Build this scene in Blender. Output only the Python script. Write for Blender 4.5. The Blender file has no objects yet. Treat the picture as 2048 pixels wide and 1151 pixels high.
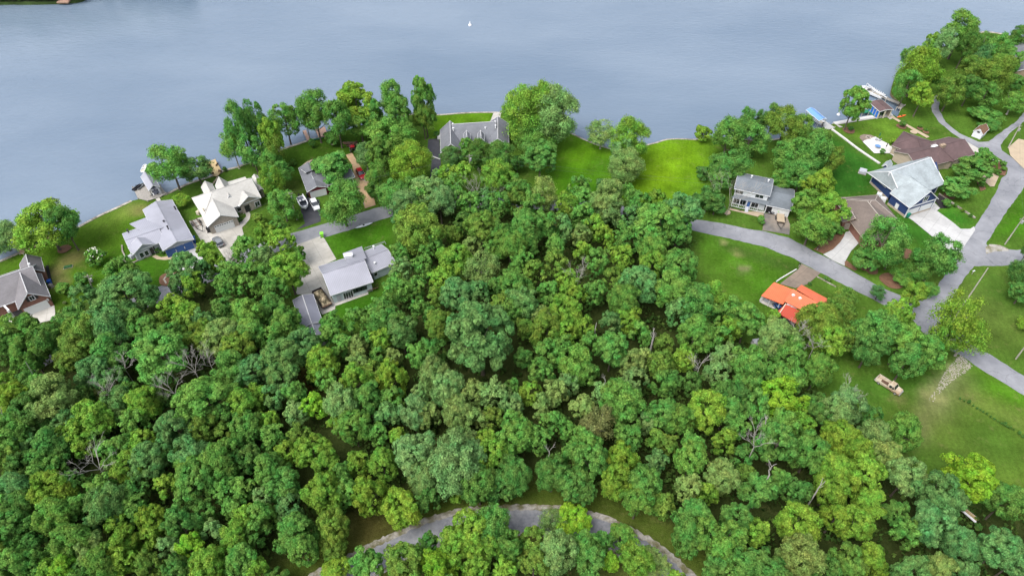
import bpy, math, random
import numpy as np
from mathutils import Vector, Matrix
from mathutils.geometry import delaunay_2d_cdt
C = bpy.context.scene
COL = C.collection
R_ = math.radians

# ------------------------------------------------ camera, sky, sun, exposure
CAMH = 120.0; PITCH = R_(45.0); FPX = 2048 * 24.0 / 36.0
cam_d = bpy.data.cameras.new('camera'); cam = bpy.data.objects.new('camera', cam_d); COL.objects.link(cam)
cam_d.lens = 24; cam_d.sensor_width = 36; cam_d.clip_start = 1; cam_d.clip_end = 6000
cam.location = (0, 0, CAMH); cam.rotation_euler = (R_(90) - PITCH, 0, 0)
C.camera = cam
SUN_EL, SUN_AZ = R_(58), R_(-130)         # high, from the left and a little behind
w = bpy.data.worlds.new('World'); C.world = w; w.use_nodes = True
wn = w.node_tree; wn.nodes.clear()
sky = wn.nodes.new('ShaderNodeTexSky'); sky.sky_type = 'NISHITA'; sky.sun_disc = False
sky.sun_elevation = SUN_EL; sky.sun_rotation = SUN_AZ; sky.air_density = 1.0; sky.dust_density = 4.0; sky.ozone_density = 1.5
hsv = wn.nodes.new('ShaderNodeHueSaturation'); hsv.inputs['Saturation'].default_value = 0.40
bg = wn.nodes.new('ShaderNodeBackground'); bg.inputs['Strength'].default_value = 0.15
wo = wn.nodes.new('ShaderNodeOutputWorld')
wn.links.new(sky.outputs[0], hsv.inputs['Color']); wn.links.new(hsv.outputs[0], bg.inputs[0]); wn.links.new(bg.outputs[0], wo.inputs[0])
sd = bpy.data.lights.new('sun', 'SUN'); sd.energy = 1.05; sd.angle = R_(40); sd.color = (1.0, 0.96, 0.9)
sun = bpy.data.objects.new('sun', sd); COL.objects.link(sun)
sdir = Vector((math.sin(SUN_AZ) * math.cos(SUN_EL), math.cos(SUN_AZ) * math.cos(SUN_EL), math.sin(SUN_EL)))
sun.rotation_euler = sdir.to_track_quat('Z', 'Y').to_euler()
C.view_settings.view_transform = 'Standard'; C.view_settings.look = 'None'; C.view_settings.gamma = 1
C.view_settings.exposure = 1.36

# ------------------------------------------------ survey frames: detail views of the place, each an origin and a scale
FR = dict(Z0=(0, 0, 1), Z1=(0, 300, 3.198), Z2=(220, 260, 4.111), Z3=(420, 160, 3.836), Z4=(540, 380, 3.8375), Z5=(800, 150, 4.2625),
          Z6=(1100, 200, 4.4275), Z7=(1380, 200, 3.836), Z8=(1600, 150, 3.712), Y1=(1760, 20, 4.795), Y2=(1600, 380, 4.112),
          Y3=(1370, 400, 4.11), Y4=(1600, 600, 3.029), Y5=(0, 600, 3.198), Y6=(640, 900, 2.626), Y7=(1000, 420, 3.028), Y8=(1500, 850, 3.737),
          A1=(0, 850, 3.823), A2=(400, 600, 3.837), A3=(500, 850, 3.823), A4=(760, 320, 3.837), A5=(900, 600, 3.837),
          A6=(1000, 850, 3.823), A7=(1280, 560, 3.836), A8=(360, 420, 4.426), B1=(1690, 280, 6.771), B2=(1590, 150, 8.221),
          B3=(1920, 80, 4.604), B4=(0, 430, 5.005), B7=(1450, 320, 7.671), B8=(1500, 540, 8.22))
SP, CP = math.sin(PITCH), math.cos(PITCH)
def px(k, x, y):
    o = FR[k]; return (o[0] + x / o[2], o[1] + y / o[2])
def P(u, v, z=0.0):
    X = (u - 1024) / FPX; Y = (v - 575.5) / FPX
    t = (CAMH - z) / (SP + Y * CP)
    return Vector((X * t, t * (CP - Y * SP), z))
def G(k, x, y, z=0.0): return P(*px(k, x, y), z)
def proj(p):
    d = Vector(p) - Vector((0, 0, CAMH))
    zc = d.y * CP - d.z * SP
    return (1024 + FPX * d.x / zc, 575.5 + FPX * (-d.y * SP - d.z * CP) / zc)
def depth(p): return p[1] * CP + (CAMH - p[2]) * SP
def zsolve(xy, v, lo=0.0, hi=40.0):
    for _ in range(40):
        m = (lo + hi) / 2
        if proj((xy[0], xy[1], m))[1] > v: lo = m
        else: hi = m
    return (lo + hi) / 2

# ------------------------------------------------ materials
def mat(name, col, rough=0.8, var=0.12, scale=3.0, spec=0.3, metal=0.0, bump=0.0, bscale=20.0, kind=None, col2=None, extra=None, coords='Object'):
    if name.startswith('roof_') and col2 is None: col2 = tuple(c * .80 for c in col)
    col = tuple(c * .72 for c in col); col2 = tuple(c * .72 for c in col2) if col2 else None
    m = bpy.data.materials.new(name); m.use_nodes = True; nt = m.node_tree; N = nt.nodes; L = nt.links
    b = N['Principled BSDF']; b.inputs['Roughness'].default_value = rough; b.inputs['Metallic'].default_value = metal
    b.inputs['Specular IOR Level'].default_value = spec
    tc = N.new('ShaderNodeTexCoord'); co = tc.outputs[coords]
    no = N.new('ShaderNodeTexNoise'); no.inputs['Scale'].default_value = scale; no.inputs['Detail'].default_value = 6; no.inputs['Roughness'].default_value = 0.65
    L.new(co, no.inputs['Vector'])
    rp = N.new('ShaderNodeMapRange'); rp.inputs['From Min'].default_value = 0.3; rp.inputs['From Max'].default_value = 0.7
    rp.inputs['To Min'].default_value = 1 - var; rp.inputs['To Max'].default_value = 1 + var; L.new(no.outputs[0], rp.inputs[0])
    base = N.new('ShaderNodeRGB'); base.outputs[0].default_value = (*col, 1); out = base.outputs[0]
    if col2 is not None:
        n2 = N.new('ShaderNodeTexNoise'); n2.inputs['Scale'].default_value = scale * 0.23; n2.inputs['Detail'].default_value = 5; L.new(co, n2.inputs['Vector'])
        r2 = N.new('ShaderNodeMapRange'); r2.inputs['From Min'].default_value = 0.42; r2.inputs['From Max'].default_value = 0.62; L.new(n2.outputs[0], r2.inputs[0])
        mx = N.new('ShaderNodeMix'); mx.data_type = 'RGBA'; mx.inputs[7].default_value = (*col2, 1)
        L.new(r2.outputs[0], mx.inputs[0]); L.new(out, mx.inputs[6]); out = mx.outputs[2]
    if kind in ('brick', 'slab', 'siding', 'shingle', 'planks'):
        br = N.new('ShaderNodeTexBrick'); mp = N.new('ShaderNodeMapping'); L.new(tc.outputs['Object' if kind in ('brick', 'siding') else 'UV'], mp.inputs[0]); L.new(mp.outputs[0], br.inputs['Vector'])
        S = dict(brick=(1, .5, .16, .03, .75), slab=(1, 3.2, 3.2, .05, .72), siding=(1, 9, .2, .03, .8), shingle=(1, .55, .22, .02, .84), planks=(1, 4.2, .22, .03, .7))[kind]
        br.inputs['Scale'].default_value = S[0]; br.inputs['Brick Width'].default_value = S[1]; br.inputs['Row Height'].default_value = S[2]
        br.inputs['Mortar Size'].default_value = S[3]; k = S[4]
        br.inputs['Color1'].default_value = (1, 1, 1, 1); br.inputs['Color2'].default_value = (.86, .86, .86, 1); br.inputs['Mortar'].default_value = (k, k, k, 1)
        if kind in ('slab',): br.offset = 0; br.inputs['Color2'].default_value = (.95, .95, .95, 1)
        if kind in ('brick', 'siding'): mp.inputs['Rotation'].default_value = (R_(90), 0, 0)
        m1 = N.new('ShaderNodeMix'); m1.data_type = 'RGBA'; m1.blend_type = 'MULTIPLY'; m1.inputs[0].default_value = 1
        L.new(out, m1.inputs[6]); L.new(br.outputs[0], m1.inputs[7]); out = m1.outputs[2]
    if 'asphalt' in name or 'gravel_road' in name:
        vo = N.new('ShaderNodeTexVoronoi'); vo.feature = 'DISTANCE_TO_EDGE'; vo.inputs['Scale'].default_value = .16; vo.inputs['Randomness'].default_value = 1
        nw = N.new('ShaderNodeTexNoise'); nw.inputs['Scale'].default_value = .8; nw.inputs['Detail'].default_value = 4; L.new(co, nw.inputs['Vector'])
        va = N.new('ShaderNodeVectorMath'); va.operation = 'MULTIPLY_ADD'; va.inputs[1].default_value = (3, 3, 0); L.new(nw.outputs['Color'], va.inputs[0]); L.new(co, va.inputs[2]); L.new(va.outputs[0], vo.inputs['Vector'])
        rr_ = N.new('ShaderNodeMapRange'); rr_.inputs['From Max'].default_value = .018; rr_.inputs['To Min'].default_value = .72; L.new(vo.outputs['Distance'], rr_.inputs[0])
        m1 = N.new('ShaderNodeMix'); m1.data_type = 'RGBA'; m1.blend_type = 'MULTIPLY'; m1.inputs[0].default_value = 1
        L.new(out, m1.inputs[6]); L.new(rr_.outputs[0], m1.inputs[7]); out = m1.outputs[2]
    if kind == 'seam':
        wv = N.new('ShaderNodeTexWave'); wv.bands_direction = 'X'; wv.inputs['Scale'].default_value = 0.75; wv.inputs['Distortion'].default_value = 0
        L.new(tc.outputs['UV'], wv.inputs['Vector'])
        rr = N.new('ShaderNodeMapRange'); rr.inputs['From Min'].default_value = 0; rr.inputs['From Max'].default_value = .25; rr.inputs['To Min'].default_value = .82; L.new(wv.outputs[0], rr.inputs[0])
        m1 = N.new('ShaderNodeMix'); m1.data_type = 'RGBA'; m1.blend_type = 'MULTIPLY'; m1.inputs[0].default_value = 1
        L.new(out, m1.inputs[6]); L.new(rr.outputs[0], m1.inputs[7]); out = m1.outputs[2]
    m2 = N.new('ShaderNodeMix'); m2.data_type = 'RGBA'; m2.blend_type = 'MULTIPLY'; m2.inputs[0].default_value = 1
    L.new(out, m2.inputs[6]); L.new(rp.outputs[0], m2.inputs[7]); L.new(m2.outputs[2], b.inputs['Base Color'])
    if bump:
        nb = N.new('ShaderNodeTexNoise'); nb.inputs['Scale'].default_value = bscale; nb.inputs['Detail'].default_value = 4; L.new(co, nb.inputs['Vector'])
        bp = N.new('ShaderNodeBump'); bp.inputs['Strength'].default_value = bump; bp.inputs['Distance'].default_value = 0.05
        L.new(nb.outputs[0], bp.inputs['Height']); L.new(bp.outputs[0], b.inputs['Normal'])
    return m
M = {}
def mk(name, *a, **k): M[name] = mat(name, *a, **k); return M[name]
mk('concrete', (.49, .47, .43), .85, .14, .5, kind='slab', col2=(.40, .38, .34))
mk('concrete_white', (.50, .50, .495), .85, .10, .6, kind='slab', col2=(.42, .42, .415))
mk('concrete_old', (.25, .21, .17), .9, .25, .6, col2=(.15, .14, .13))
mk('concrete_tan', (.42, .34, .24), .9, .12, .6)
mk('paver_brown', (.24, .19, .15), .9, .15, .6, kind='slab', col2=(.19, .155, .125))
mk('asphalt', (.205, .212, .235), .9, .12, .5, col2=(.265, .272, .295), bump=.2)
mk('asphalt_dark', (.045, .048, .06), .85, .2, .6, col2=(.07, .07, .08))
mk('gravel_road', (.20, .208, .232), .95, .25, .9, col2=(.27, .275, .29), bump=.5)
mk('gravel', (.36, .34, .31), .95, .3, 2.2, col2=(.15, .14, .07), bump=.5)
mk('dirt', (.38, .26, .15), .95, .2, .8, col2=(.32, .23, .14))
mk('mulch', (.16, .085, .05), .95, .3, 2.5, bump=.4)
mk('mulch_black', (.025, .024, .026), .95, .3, 2.5)
mk('seawall', (.40, .37, .32), .9, .4, 1.6, col2=(.20, .18, .14))
mk('white_wall', (.60, .59, .57), .8, .08, 1)
mk('brick_red', (.30, .145, .11), .85, .2, 2, kind='brick')
mk('brick_tan', (.36, .27, .19), .85, .2, 2, kind='brick')
mk('stone', (.46, .40, .34), .85, .35, 2.5, kind='brick')
mk('siding_blue', (.58, .68, .72), .7, .04, 1, kind='siding')
mk('siding_white', (.80, .84, .88), .7, .04, 1, kind='siding')
mk('siding_grey', (.48, .50, .55), .7, .05, 1, kind='siding')
mk('siding_navy', (.030, .060, .175), .65, .1, 1, kind='siding')
mk('siding_red', (.20, .022, .03), .7, .1, 1, kind='siding')
mk('siding_beige', (.50, .42, .32), .8, .06, 1, kind='siding')
mk('dark_wall', (.05, .04, .045), .8, .1, 1)
mk('trim', (.72, .73, .75), .5, .03, 1)
mk('trim_tan', (.5, .42, .33), .6, .05, 1)
mk('roof_metal', (.34, .345, .40), .42, .05, .6, kind='seam', spec=.5)
mk('roof_metal_dark', (.20, .205, .25), .42, .06, .6, kind='seam', spec=.5)
mk('roof_white', (.58, .565, .53), .7, .07, .5, kind='shingle')
mk('roof_grey', (.205, .195, .205), .85, .12, .7, kind='shingle')
mk('roof_slate', (.195, .205, .23), .85, .12, .7, kind='shingle')
mk('roof_bluegrey', (.175, .20, .225), .85, .12, .7, kind='shingle')
mk('roof_pale', (.37, .42, .44), .85, .10, 1.4, kind='shingle')
mk('roof_brown', (.19, .155, .135), .85, .12, .7, kind='shingle')
mk('roof_maroon', (.135, .088, .088), .85, .14, .8, kind='shingle')
mk('roof_orange', (.70, .155, .065), .6, .10, .5, kind='seam', spec=.3, col2=(.62, .17, .09))
mk('roof_red', (.50, .07, .035), .45, .05, .5, kind='seam', spec=.4)
mk('roof_blue', (.16, .33, .66), .4, .05, .5, kind='seam')
mk('shed_roof', (.20, .11, .065), .9, .2, 1.5, kind='shingle')
mk('door_white', (.72, .73, .73), .5, .03, 1)
mk('door_blue', (.05, .12, .33), .5, .05, 1)
mk('blue_bright', (.015, .16, .62), .5, .05, 1)
mk('glass', (.02, .025, .035), .08, 0, 1, spec=.8)
mk('black', (.015, .015, .017), .5, .1, 2)
mk('dark_metal', (.05, .05, .055), .45, .1, 2, metal=.4)
mk('steel', (.5, .5, .52), .4, .05, 2, metal=.5)
mk('tyre', (.02, .02, .02), .9, .1, 2)
mk('wood_deck', (.56, .42, .22), .8, .12, 2, kind='planks')
mk('wood_pink', (.50, .32, .24), .8, .15, 2, kind='planks')
mk('wood_grey', (.34, .32, .29), .85, .2, 2, kind='planks')
mk('wood_brown', (.16, .09, .06), .8, .2, 2, kind='planks')
mk('pole_wood', (.40, .37, .32), .9, .15, 2)
mk('green_deck', (.02, .20, .10), .7, .1, 1, kind='planks')
mk('green_bin', (.01, .22, .14), .5, .05, 1)
mk('lime_bin', (.25, .72, .05), .5, .05, 1)
mk('blue_bin', (.01, .08, .38), .5, .05, 1)
mk('paint_white', (.75, .76, .78), .3, .02, 1, spec=.5)
mk('paint_red', (.32, .012, .02), .25, .04, 1, spec=.6)
mk('paint_silver', (.28, .30, .31), .3, .03, 1, metal=.5, spec=.6)
mk('paint_tan', (.62, .55, .43), .5, .15, 2, col2=(.34, .24, .15))
mk('paint_black', (.015, .015, .02), .25, .03, 1, spec=.6)
mk('paint_green', (.02, .10, .03), .5, .05, 1)
mk('orange', (.75, .16, .04), .5, .05, 1)
mk('boat_inner', (.09, .10, .13), .6, .2, 3)
mk('cream', (.60, .54, .42), .7, .1, 1)
mk('camo', (.10, .085, .05), .9, .6, 3, col2=(.40, .33, .22))
mk('bark', (.11, .09, .07), .9, .25, 3, bump=.4)
mk('bark_pale', (.36, .33, .29), .9, .2, 3)
mk('dead_wood', (.36, .34, .31), .9, .2, 3)
mk('wire', (.10, .11, .11), .6, 0, 1)
mk('flower', (.7, .68, .6), .8, .1, 2)

def leaf_material(name, attr):
    m = bpy.data.materials.new(name); m.use_nodes = True; nt = m.node_tree; N = nt.nodes; L = nt.links
    b = N['Principled BSDF']; b.inputs['Roughness'].default_value = .7; b.inputs['Specular IOR Level'].default_value = .12
    if attr: a = N.new('ShaderNodeAttribute'); a.attribute_name = 'Col'; colo = a.outputs['Color']
    else: a = N.new('ShaderNodeObjectInfo'); colo = a.outputs['Color']
    g = N.new('ShaderNodeNewGeometry')
    tc = N.new('ShaderNodeTexCoord'); no = N.new('ShaderNodeTexNoise'); no.inputs['Scale'].default_value = .38; no.inputs['Detail'].default_value = 4
    L.new(tc.outputs['Object'], no.inputs['Vector'])
    hs = N.new('ShaderNodeHueSaturation')
    r1 = N.new('ShaderNodeMapRange'); r1.inputs['From Min'].default_value = .3; r1.inputs['From Max'].default_value = .7; r1.inputs['To Min'].default_value = .522; r1.inputs['To Max'].default_value = .462
    L.new(no.outputs[0], r1.inputs[0]); L.new(r1.outputs[0], hs.inputs['Hue'])
    r2 = N.new('ShaderNodeMapRange'); r2.inputs['To Min'].default_value = .58; r2.inputs['To Max'].default_value = 1.45; L.new(g.outputs['Random Per Island'], r2.inputs[0])
    n2 = N.new('ShaderNodeTexNoise'); n2.inputs['Scale'].default_value = .9; n2.inputs['Detail'].default_value = 3; L.new(tc.outputs['Object'], n2.inputs['Vector'])
    r3 = N.new('ShaderNodeMapRange'); r3.inputs['From Min'].default_value = .3; r3.inputs['From Max'].default_value = .7; r3.inputs['To Min'].default_value = .78; r3.inputs['To Max'].default_value = 1.24; L.new(n2.outputs[0], r3.inputs[0])
    mm = N.new('ShaderNodeMath'); mm.operation = 'MULTIPLY'; L.new(r2.outputs[0], mm.inputs[0]); L.new(r3.outputs[0], mm.inputs[1]); L.new(mm.outputs[0], hs.inputs['Value']); L.new(colo, hs.inputs['Color']); hs.inputs['Saturation'].default_value = 1.0
    L.new(hs.outputs[0], b.inputs['Base Color'])
    tr = N.new('ShaderNodeBsdfTranslucent'); L.new(hs.outputs[0], tr.inputs[0])
    mx = N.new('ShaderNodeMixShader'); mx.inputs[0].default_value = .42
    L.new(b.outputs[0], mx.inputs[1]); L.new(tr.outputs[0], mx.inputs[2]); L.new(mx.outputs[0], N['Material Output'].inputs[0])
    return m
M['leaf'] = leaf_material('leaves', False); M['leaf_v'] = leaf_material('leaves_mixed', True)

# ------------------------------------------------ mesh helpers
def setp(o, label=None, cat=None, group=None, kind=None):
    if label: o['label'] = label
    if cat: o['category'] = cat
    if group: o['group'] = group
    if kind: o['kind'] = kind
    return o
def thing(name, label, cat, loc=(0, 0, 0), rz=0.0, group=None):
    o = bpy.data.objects.new(name, None); COL.objects.link(o); o.location = loc; o.rotation_euler = (0, 0, rz); o.empty_display_size = .3
    return setp(o, label, cat, group)
class MB:
    def __init__(s, org=(0, 0, 0)): s.v = []; s.f = []; s.org = Vector(org); s.uv = {}
    def add(s, vs, fs):
        n = len(s.v); s.v += [Vector(p) - s.org for p in vs]; s.f += [tuple(i + n for i in f) for f in fs]; return n
    def box(s, c, d, rz=0.0, axes=None):
        if axes is None:
            ca, sa = math.cos(rz), math.sin(rz); ax = (Vector((ca, sa, 0)), Vector((-sa, ca, 0)), Vector((0, 0, 1)))
        else: ax = axes
        c = Vector(c); h = [x / 2 for x in d]
        vs = [c + ax[0] * (i * h[0]) + ax[1] * (j * h[1]) + ax[2] * (k * h[2]) for i in (-1, 1) for j in (-1, 1) for k in (-1, 1)]
        s.add(vs, [(0, 1, 3, 2), (4, 6, 7, 5), (0, 4, 5, 1), (2, 3, 7, 6), (0, 2, 6, 4), (1, 5, 7, 3)]); return s
    def bar(s, a, b, wd, ht):
        a, b = Vector(a), Vector(b); x = (b - a); l = x.length
        if l < 1e-6: return s
        x.normalize(); up = Vector((0, 0, 1)) if abs(x.z) < .95 else Vector((0, 1, 0)); y = up.cross(x).normalized(); z = x.cross(y)
        return s.box((a + b) / 2, (l, wd, ht), axes=(x, y, z))
    def prism(s, pts, z0, z1):          # pts: xy loop
        n = len(pts); vs = [(p[0], p[1], z0) for p in pts] + [(p[0], p[1], z1) for p in pts]
        ar = sum(pts[i][0] * pts[(i + 1) % n][1] - pts[(i + 1) % n][0] * pts[i][1] for i in range(n))
        fs = [tuple(range(n, 2 * n)), tuple(reversed(range(n)))] + [(i, (i + 1) % n, n + (i + 1) % n, n + i) for i in range(n)]
        if ar < 0: fs = [tuple(reversed(f)) for f in fs]
        s.add(vs, fs); return s
    def slab(s, pts, th):               # thick planar polygon (3-D points), thickness straight down
        pts = [Vector(p) for p in pts]; n = len(pts)
        ar = sum(pts[i].x * pts[(i + 1) % n].y - pts[(i + 1) % n].x * pts[i].y for i in range(n))
        if ar < 0: pts.reverse()
        lo = [p - Vector((0, 0, th)) for p in pts]
        s.add(pts + lo, [tuple(range(n)), tuple(reversed(range(n, 2 * n)))] + [(i, n + i, n + (i + 1) % n, (i + 1) % n) for i in range(n)]); return s
    def tube(s, pts, rad, n=7, cap=True):
        pts = [Vector(p) for p in pts]; rs = rad if isinstance(rad, (list, tuple)) else [rad] * len(pts); base = len(s.v); prev = None
        vs = []
        for i, p in enumerate(pts):
            d = (pts[min(i + 1, len(pts) - 1)] - pts[max(i - 1, 0)]).normalized()
            up = Vector((0, 0, 1)) if abs(d.z) < .9 else Vector((1, 0, 0))
            x = up.cross(d).normalized() if prev is None else (prev - d * prev.dot(d)).normalized(); prev = x; y = d.cross(x)
            vs += [p + (x * math.cos(2 * math.pi * k / n) + y * math.sin(2 * math.pi * k / n)) * rs[i] for k in range(n)]
        fs = [(i * n + k, i * n + (k + 1) % n, (i + 1) * n + (k + 1) % n, (i + 1) * n + k) for i in range(len(pts) - 1) for k in range(n)]
        if cap: fs += [tuple(reversed(range(n))), tuple(range((len(pts) - 1) * n, len(pts) * n))]
        s.add(vs, fs); return s
    def cyl(s, c, r, h, n=14, r2=None): return s.tube([c, Vector(c) + Vector((0, 0, h))], [r, r if r2 is None else r2], n)
    def loft(s, secs, cap=True):        # list of equal-length loops
        n = len(secs[0]); vs = [p for sc in secs for p in sc]
        fs = [(i * n + k, i * n + (k + 1) % n, (i + 1) * n + (k + 1) % n, (i + 1) * n + k) for i in range(len(secs) - 1) for k in range(n)]
        if cap: fs += [tuple(reversed(range(n))), tuple(range((len(secs) - 1) * n, len(secs) * n))]
        s.add(vs, fs); return s
    def build(s, name, m, parent=None, smooth=False, bevel=0, uv=False):
        me = bpy.data.meshes.new(name); me.from_pydata([tuple(p) for p in s.v], [], s.f); me.update()
        if smooth: me.polygons.foreach_set('use_smooth', [True] * len(me.polygons))
        if uv: planar_uv(me)
        me.materials.append(M[m] if isinstance(m, str) else m)
        o = bpy.data.objects.new(name, me); COL.objects.link(o)
        if parent: o.parent = parent
        if parent is None and s.org.length > 0: o.location = s.org
        if bevel:
            b = o.modifiers.new('bevel', 'BEVEL'); b.width = bevel; b.segments = 2; b.limit_method = 'ANGLE'
        return o
def planar_uv(me):                      # per-face metric UV: u along the horizontal, v up the slope
    uvl = me.uv_layers.new(name='UVMap')
    for p in me.polygons:
        n = p.normal; h = Vector((0, 0, 1)).cross(n)
        if h.length < 1e-3:
            e = max(((me.vertices[p.vertices[(i + 1) % len(p.vertices)]].co - me.vertices[p.vertices[i]].co) for i in range(len(p.vertices))), key=lambda q: q.length); h = e
        h.normalize(); u = n.cross(h)
        for li in p.loop_indices:
            c = me.vertices[me.loops[li].vertex_index].co; uvl.data[li].uv = (c.dot(h), c.dot(u))
def copy_tree(o, parent=None):
    c = o.copy(); COL.objects.link(c); c.parent = parent
    for ch in o.children: copy_tree(ch, c)
    return c
def L2(root): return root.location
SHEETZ = [0.016]
def rough(loop, amp, step=1.2, seed=1):
    r = random.Random(seed); out = []
    for i, p in enumerate(loop):
        q = loop[(i + 1) % len(loop)]; d = Vector((q[0] - p[0], q[1] - p[1], 0)); n = max(1, int(d.length / step)); nr = Vector((-d.y, d.x, 0)).normalized() if d.length > 0 else d
        for j in range(n):
            o = Vector((p[0], p[1], 0)) + d * (j / n); out.append(o if j == 0 else o + nr * r.uniform(-amp, amp))
    return out
def sheet(name, loop, m, z=None, label=None, kind='structure'):
    """flat surface from a ground loop (world points)"""
    if z is None: z = SHEETZ[0]; SHEETZ[0] += .004
    pts = [(p[0], p[1], z) for p in loop]
    ar = sum(pts[i][0] * pts[(i + 1) % len(pts)][1] - pts[(i + 1) % len(pts)][0] * pts[i][1] for i in range(len(pts)))
    if ar < 0: pts.reverse()
    b = MB(); b.add(pts, [tuple(range(len(pts)))])
    o = b.build(name, m, uv=True); o['kind'] = kind
    if label: o['label'] = label
    return o
def loopk(k, pts, z=0): return [G(k, x, y, z) for x, y in pts]
def smooth_line(pts, n=6):
    out = []
    for i in range(len(pts) - 1):
        p0 = pts[max(i - 1, 0)]; p1 = pts[i]; p2 = pts[i + 1]; p3 = pts[min(i + 2, len(pts) - 1)]
        for j in range(n):
            t = j / n
            out.append(.5 * ((2 * p1) + (p2 - p0) * t + (2 * p0 - 5 * p1 + 4 * p2 - p3) * t * t + (3 * p1 - p0 - 3 * p2 + p3) * t ** 3))
    out.append(pts[-1]); return out
def ribbon(line, w0, w1=None, off=0.0):
    """loop of a band along a line of world points; off shifts it sideways"""
    w1 = w0 if w1 is None else w1; a = []; b = []
    for i, p in enumerate(line):
        d = (line[min(i + 1, len(line) - 1)] - line[max(i - 1, 0)]); d.z = 0; d.normalize(); nrm = Vector((-d.y, d.x, 0))
        ww = w0 + (w1 - w0) * i / (len(line) - 1)
        a.append(p + nrm * (ww / 2 + off)); b.append(p + nrm * (-ww / 2 + off))
    return a + b[::-1]
def strip(name, line, wd, m, z=None, off=0.0, kind='structure', z0=None, h=0):
    rj = random.Random(4); lp = [p + Vector((rj.uniform(-1, 1), rj.uniform(-1, 1), 0)) * (.22 if 'gravel' in m else (.1 if m == 'asphalt' else 0)) for p in ribbon(line, wd, off=off)]; n = len(line)
    if z is None: z = SHEETZ[0]; SHEETZ[0] += .004
    vs = [(p.x, p.y, z) for p in lp]; b = MB()
    fs = [(i, 2 * n - 1 - i, 2 * n - 2 - i, i + 1) for i in range(n - 1)]
    b.add(vs, fs)
    if h:
        lo = [(p.x, p.y, z - h) for p in lp]; m0 = 2 * n
        b.add(lo, [])
        b.f += [(m0 + i, i, i + 1, m0 + i + 1) for i in range(n - 1)] + [(n + i, m0 + n + i, m0 + n + i + 1, n + i + 1)[::-1] for i in range(n - 1)]
        b.f += [(0, m0, m0 + 2 * n - 1, 2 * n - 1), (n - 1, n, m0 + n, m0 + n - 1)]
    o = b.build(name, m, uv=True)
    if kind: o['kind'] = kind
    return o
# ------------------------------------------------ ground and water
rnd = random.Random(7)
shore_px = [(-420, 700), (-260, 620), (-150, 580), (-60, 548), (0, 522.6), (31, 509), (60, 497), (100, 483), (119, 478), (147, 459.5), (200, 431), (231, 417), (263, 401.6),
            (300, 395), (331, 389), (356, 377), (381, 366), (405, 358), (436, 348), (449, 341), (473, 335), (488, 329.5), (530, 314), (576, 295), (597, 288), (618, 281), (655, 271), (681, 263),
            (699, 258), (746, 246), (790, 236), (823, 229), (877, 230), (931, 226), (985, 225), (1002, 226), (1040, 232), (1090, 246), (1140, 266), (1168, 279), (1195, 290), (1226, 299),
            (1250, 302), (1294, 290), (1314, 285), (1335, 279), (1366, 278), (1389, 279), (1420, 275), (1460, 276), (1515, 281), (1550, 279), (1600, 268), (1640, 256), (1668, 247),
            (1712, 239), (1757, 231.5), (1783, 228.5), (1795, 234), (1799, 224), (1806, 211), (1797, 202), (1790, 195), (1782, 185), (1788, 160), (1800, 138), (1850, 110), (1900, 88), (1948, 69), (1962, 65), (1983, 65),
            (2008, 69), (2060, 78), (2150, 95), (2400, 120)]
shore = [P(u, v) for u, v in shore_px]
shore_s = smooth_line(shore, 3)
shore_s = [p for i, p in enumerate(shore_s)]
land_loop = shore_s + [Vector((900, 250, 0)), Vector((1500, -1500, 0)), Vector((-1500, -1500, 0)), Vector((-900, 20, 0))]
forest_px = [(-420, 760), (-60, 665), (60, 660), (150, 615), (230, 600), (330, 590), (420, 540), (500, 505), (560, 540), (590, 640), (640, 715), (690, 690), (760, 640), (800, 560), (800, 470), (830, 395), (1000, 380), (1150, 400), (1290, 415), (1385, 470),
             (1390, 590), (1500, 700), (1560, 730), (1640, 800), (1790, 860), (1830, 960), (1880, 1000), (2200, 1050), (2500, 1500), (1024, 1900), (-700, 1500)]
def inpoly(x, y, poly):
    c = False; j = len(poly) - 1
    for i in range(len(poly)):
        xi, yi = poly[i][0], poly[i][1]; xj, yj = poly[j][0], poly[j][1]
        if (yi > y) != (yj > y) and x < (xj - xi) * (y - yi) / (yj - yi) + xi: c = not c
        j = i
    return c
def sd_poly(X, Y, poly):
    """numpy signed distance (positive inside)"""
    ins = np.zeros(X.shape, bool); dmin = np.full(X.shape, 1e9); n = len(poly)
    for i in range(n):
        x1, y1 = poly[i][0], poly[i][1]; x2, y2 = poly[(i + 1) % n][0], poly[(i + 1) % n][1]
        dx, dy = x2 - x1, y2 - y1; L = dx * dx + dy * dy + 1e-9
        t = np.clip(((X - x1) * dx + (Y - y1) * dy) / L, 0, 1)
        dmin = np.minimum(dmin, np.hypot(X - x1 - t * dx, Y - y1 - t * dy))
        with np.errstate(divide='ignore', invalid='ignore'):
            cr = ((y1 > Y) != (y2 > Y)) & (X < (x2 - x1) * (Y - y1) / (y2 - y1 + 1e-12) + x1)
        ins ^= cr
    return np.where(ins, dmin, -dmin)
LAWN = (.076, .134, .026)
LAND2 = [(p.x, p.y) for p in land_loop]
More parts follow.
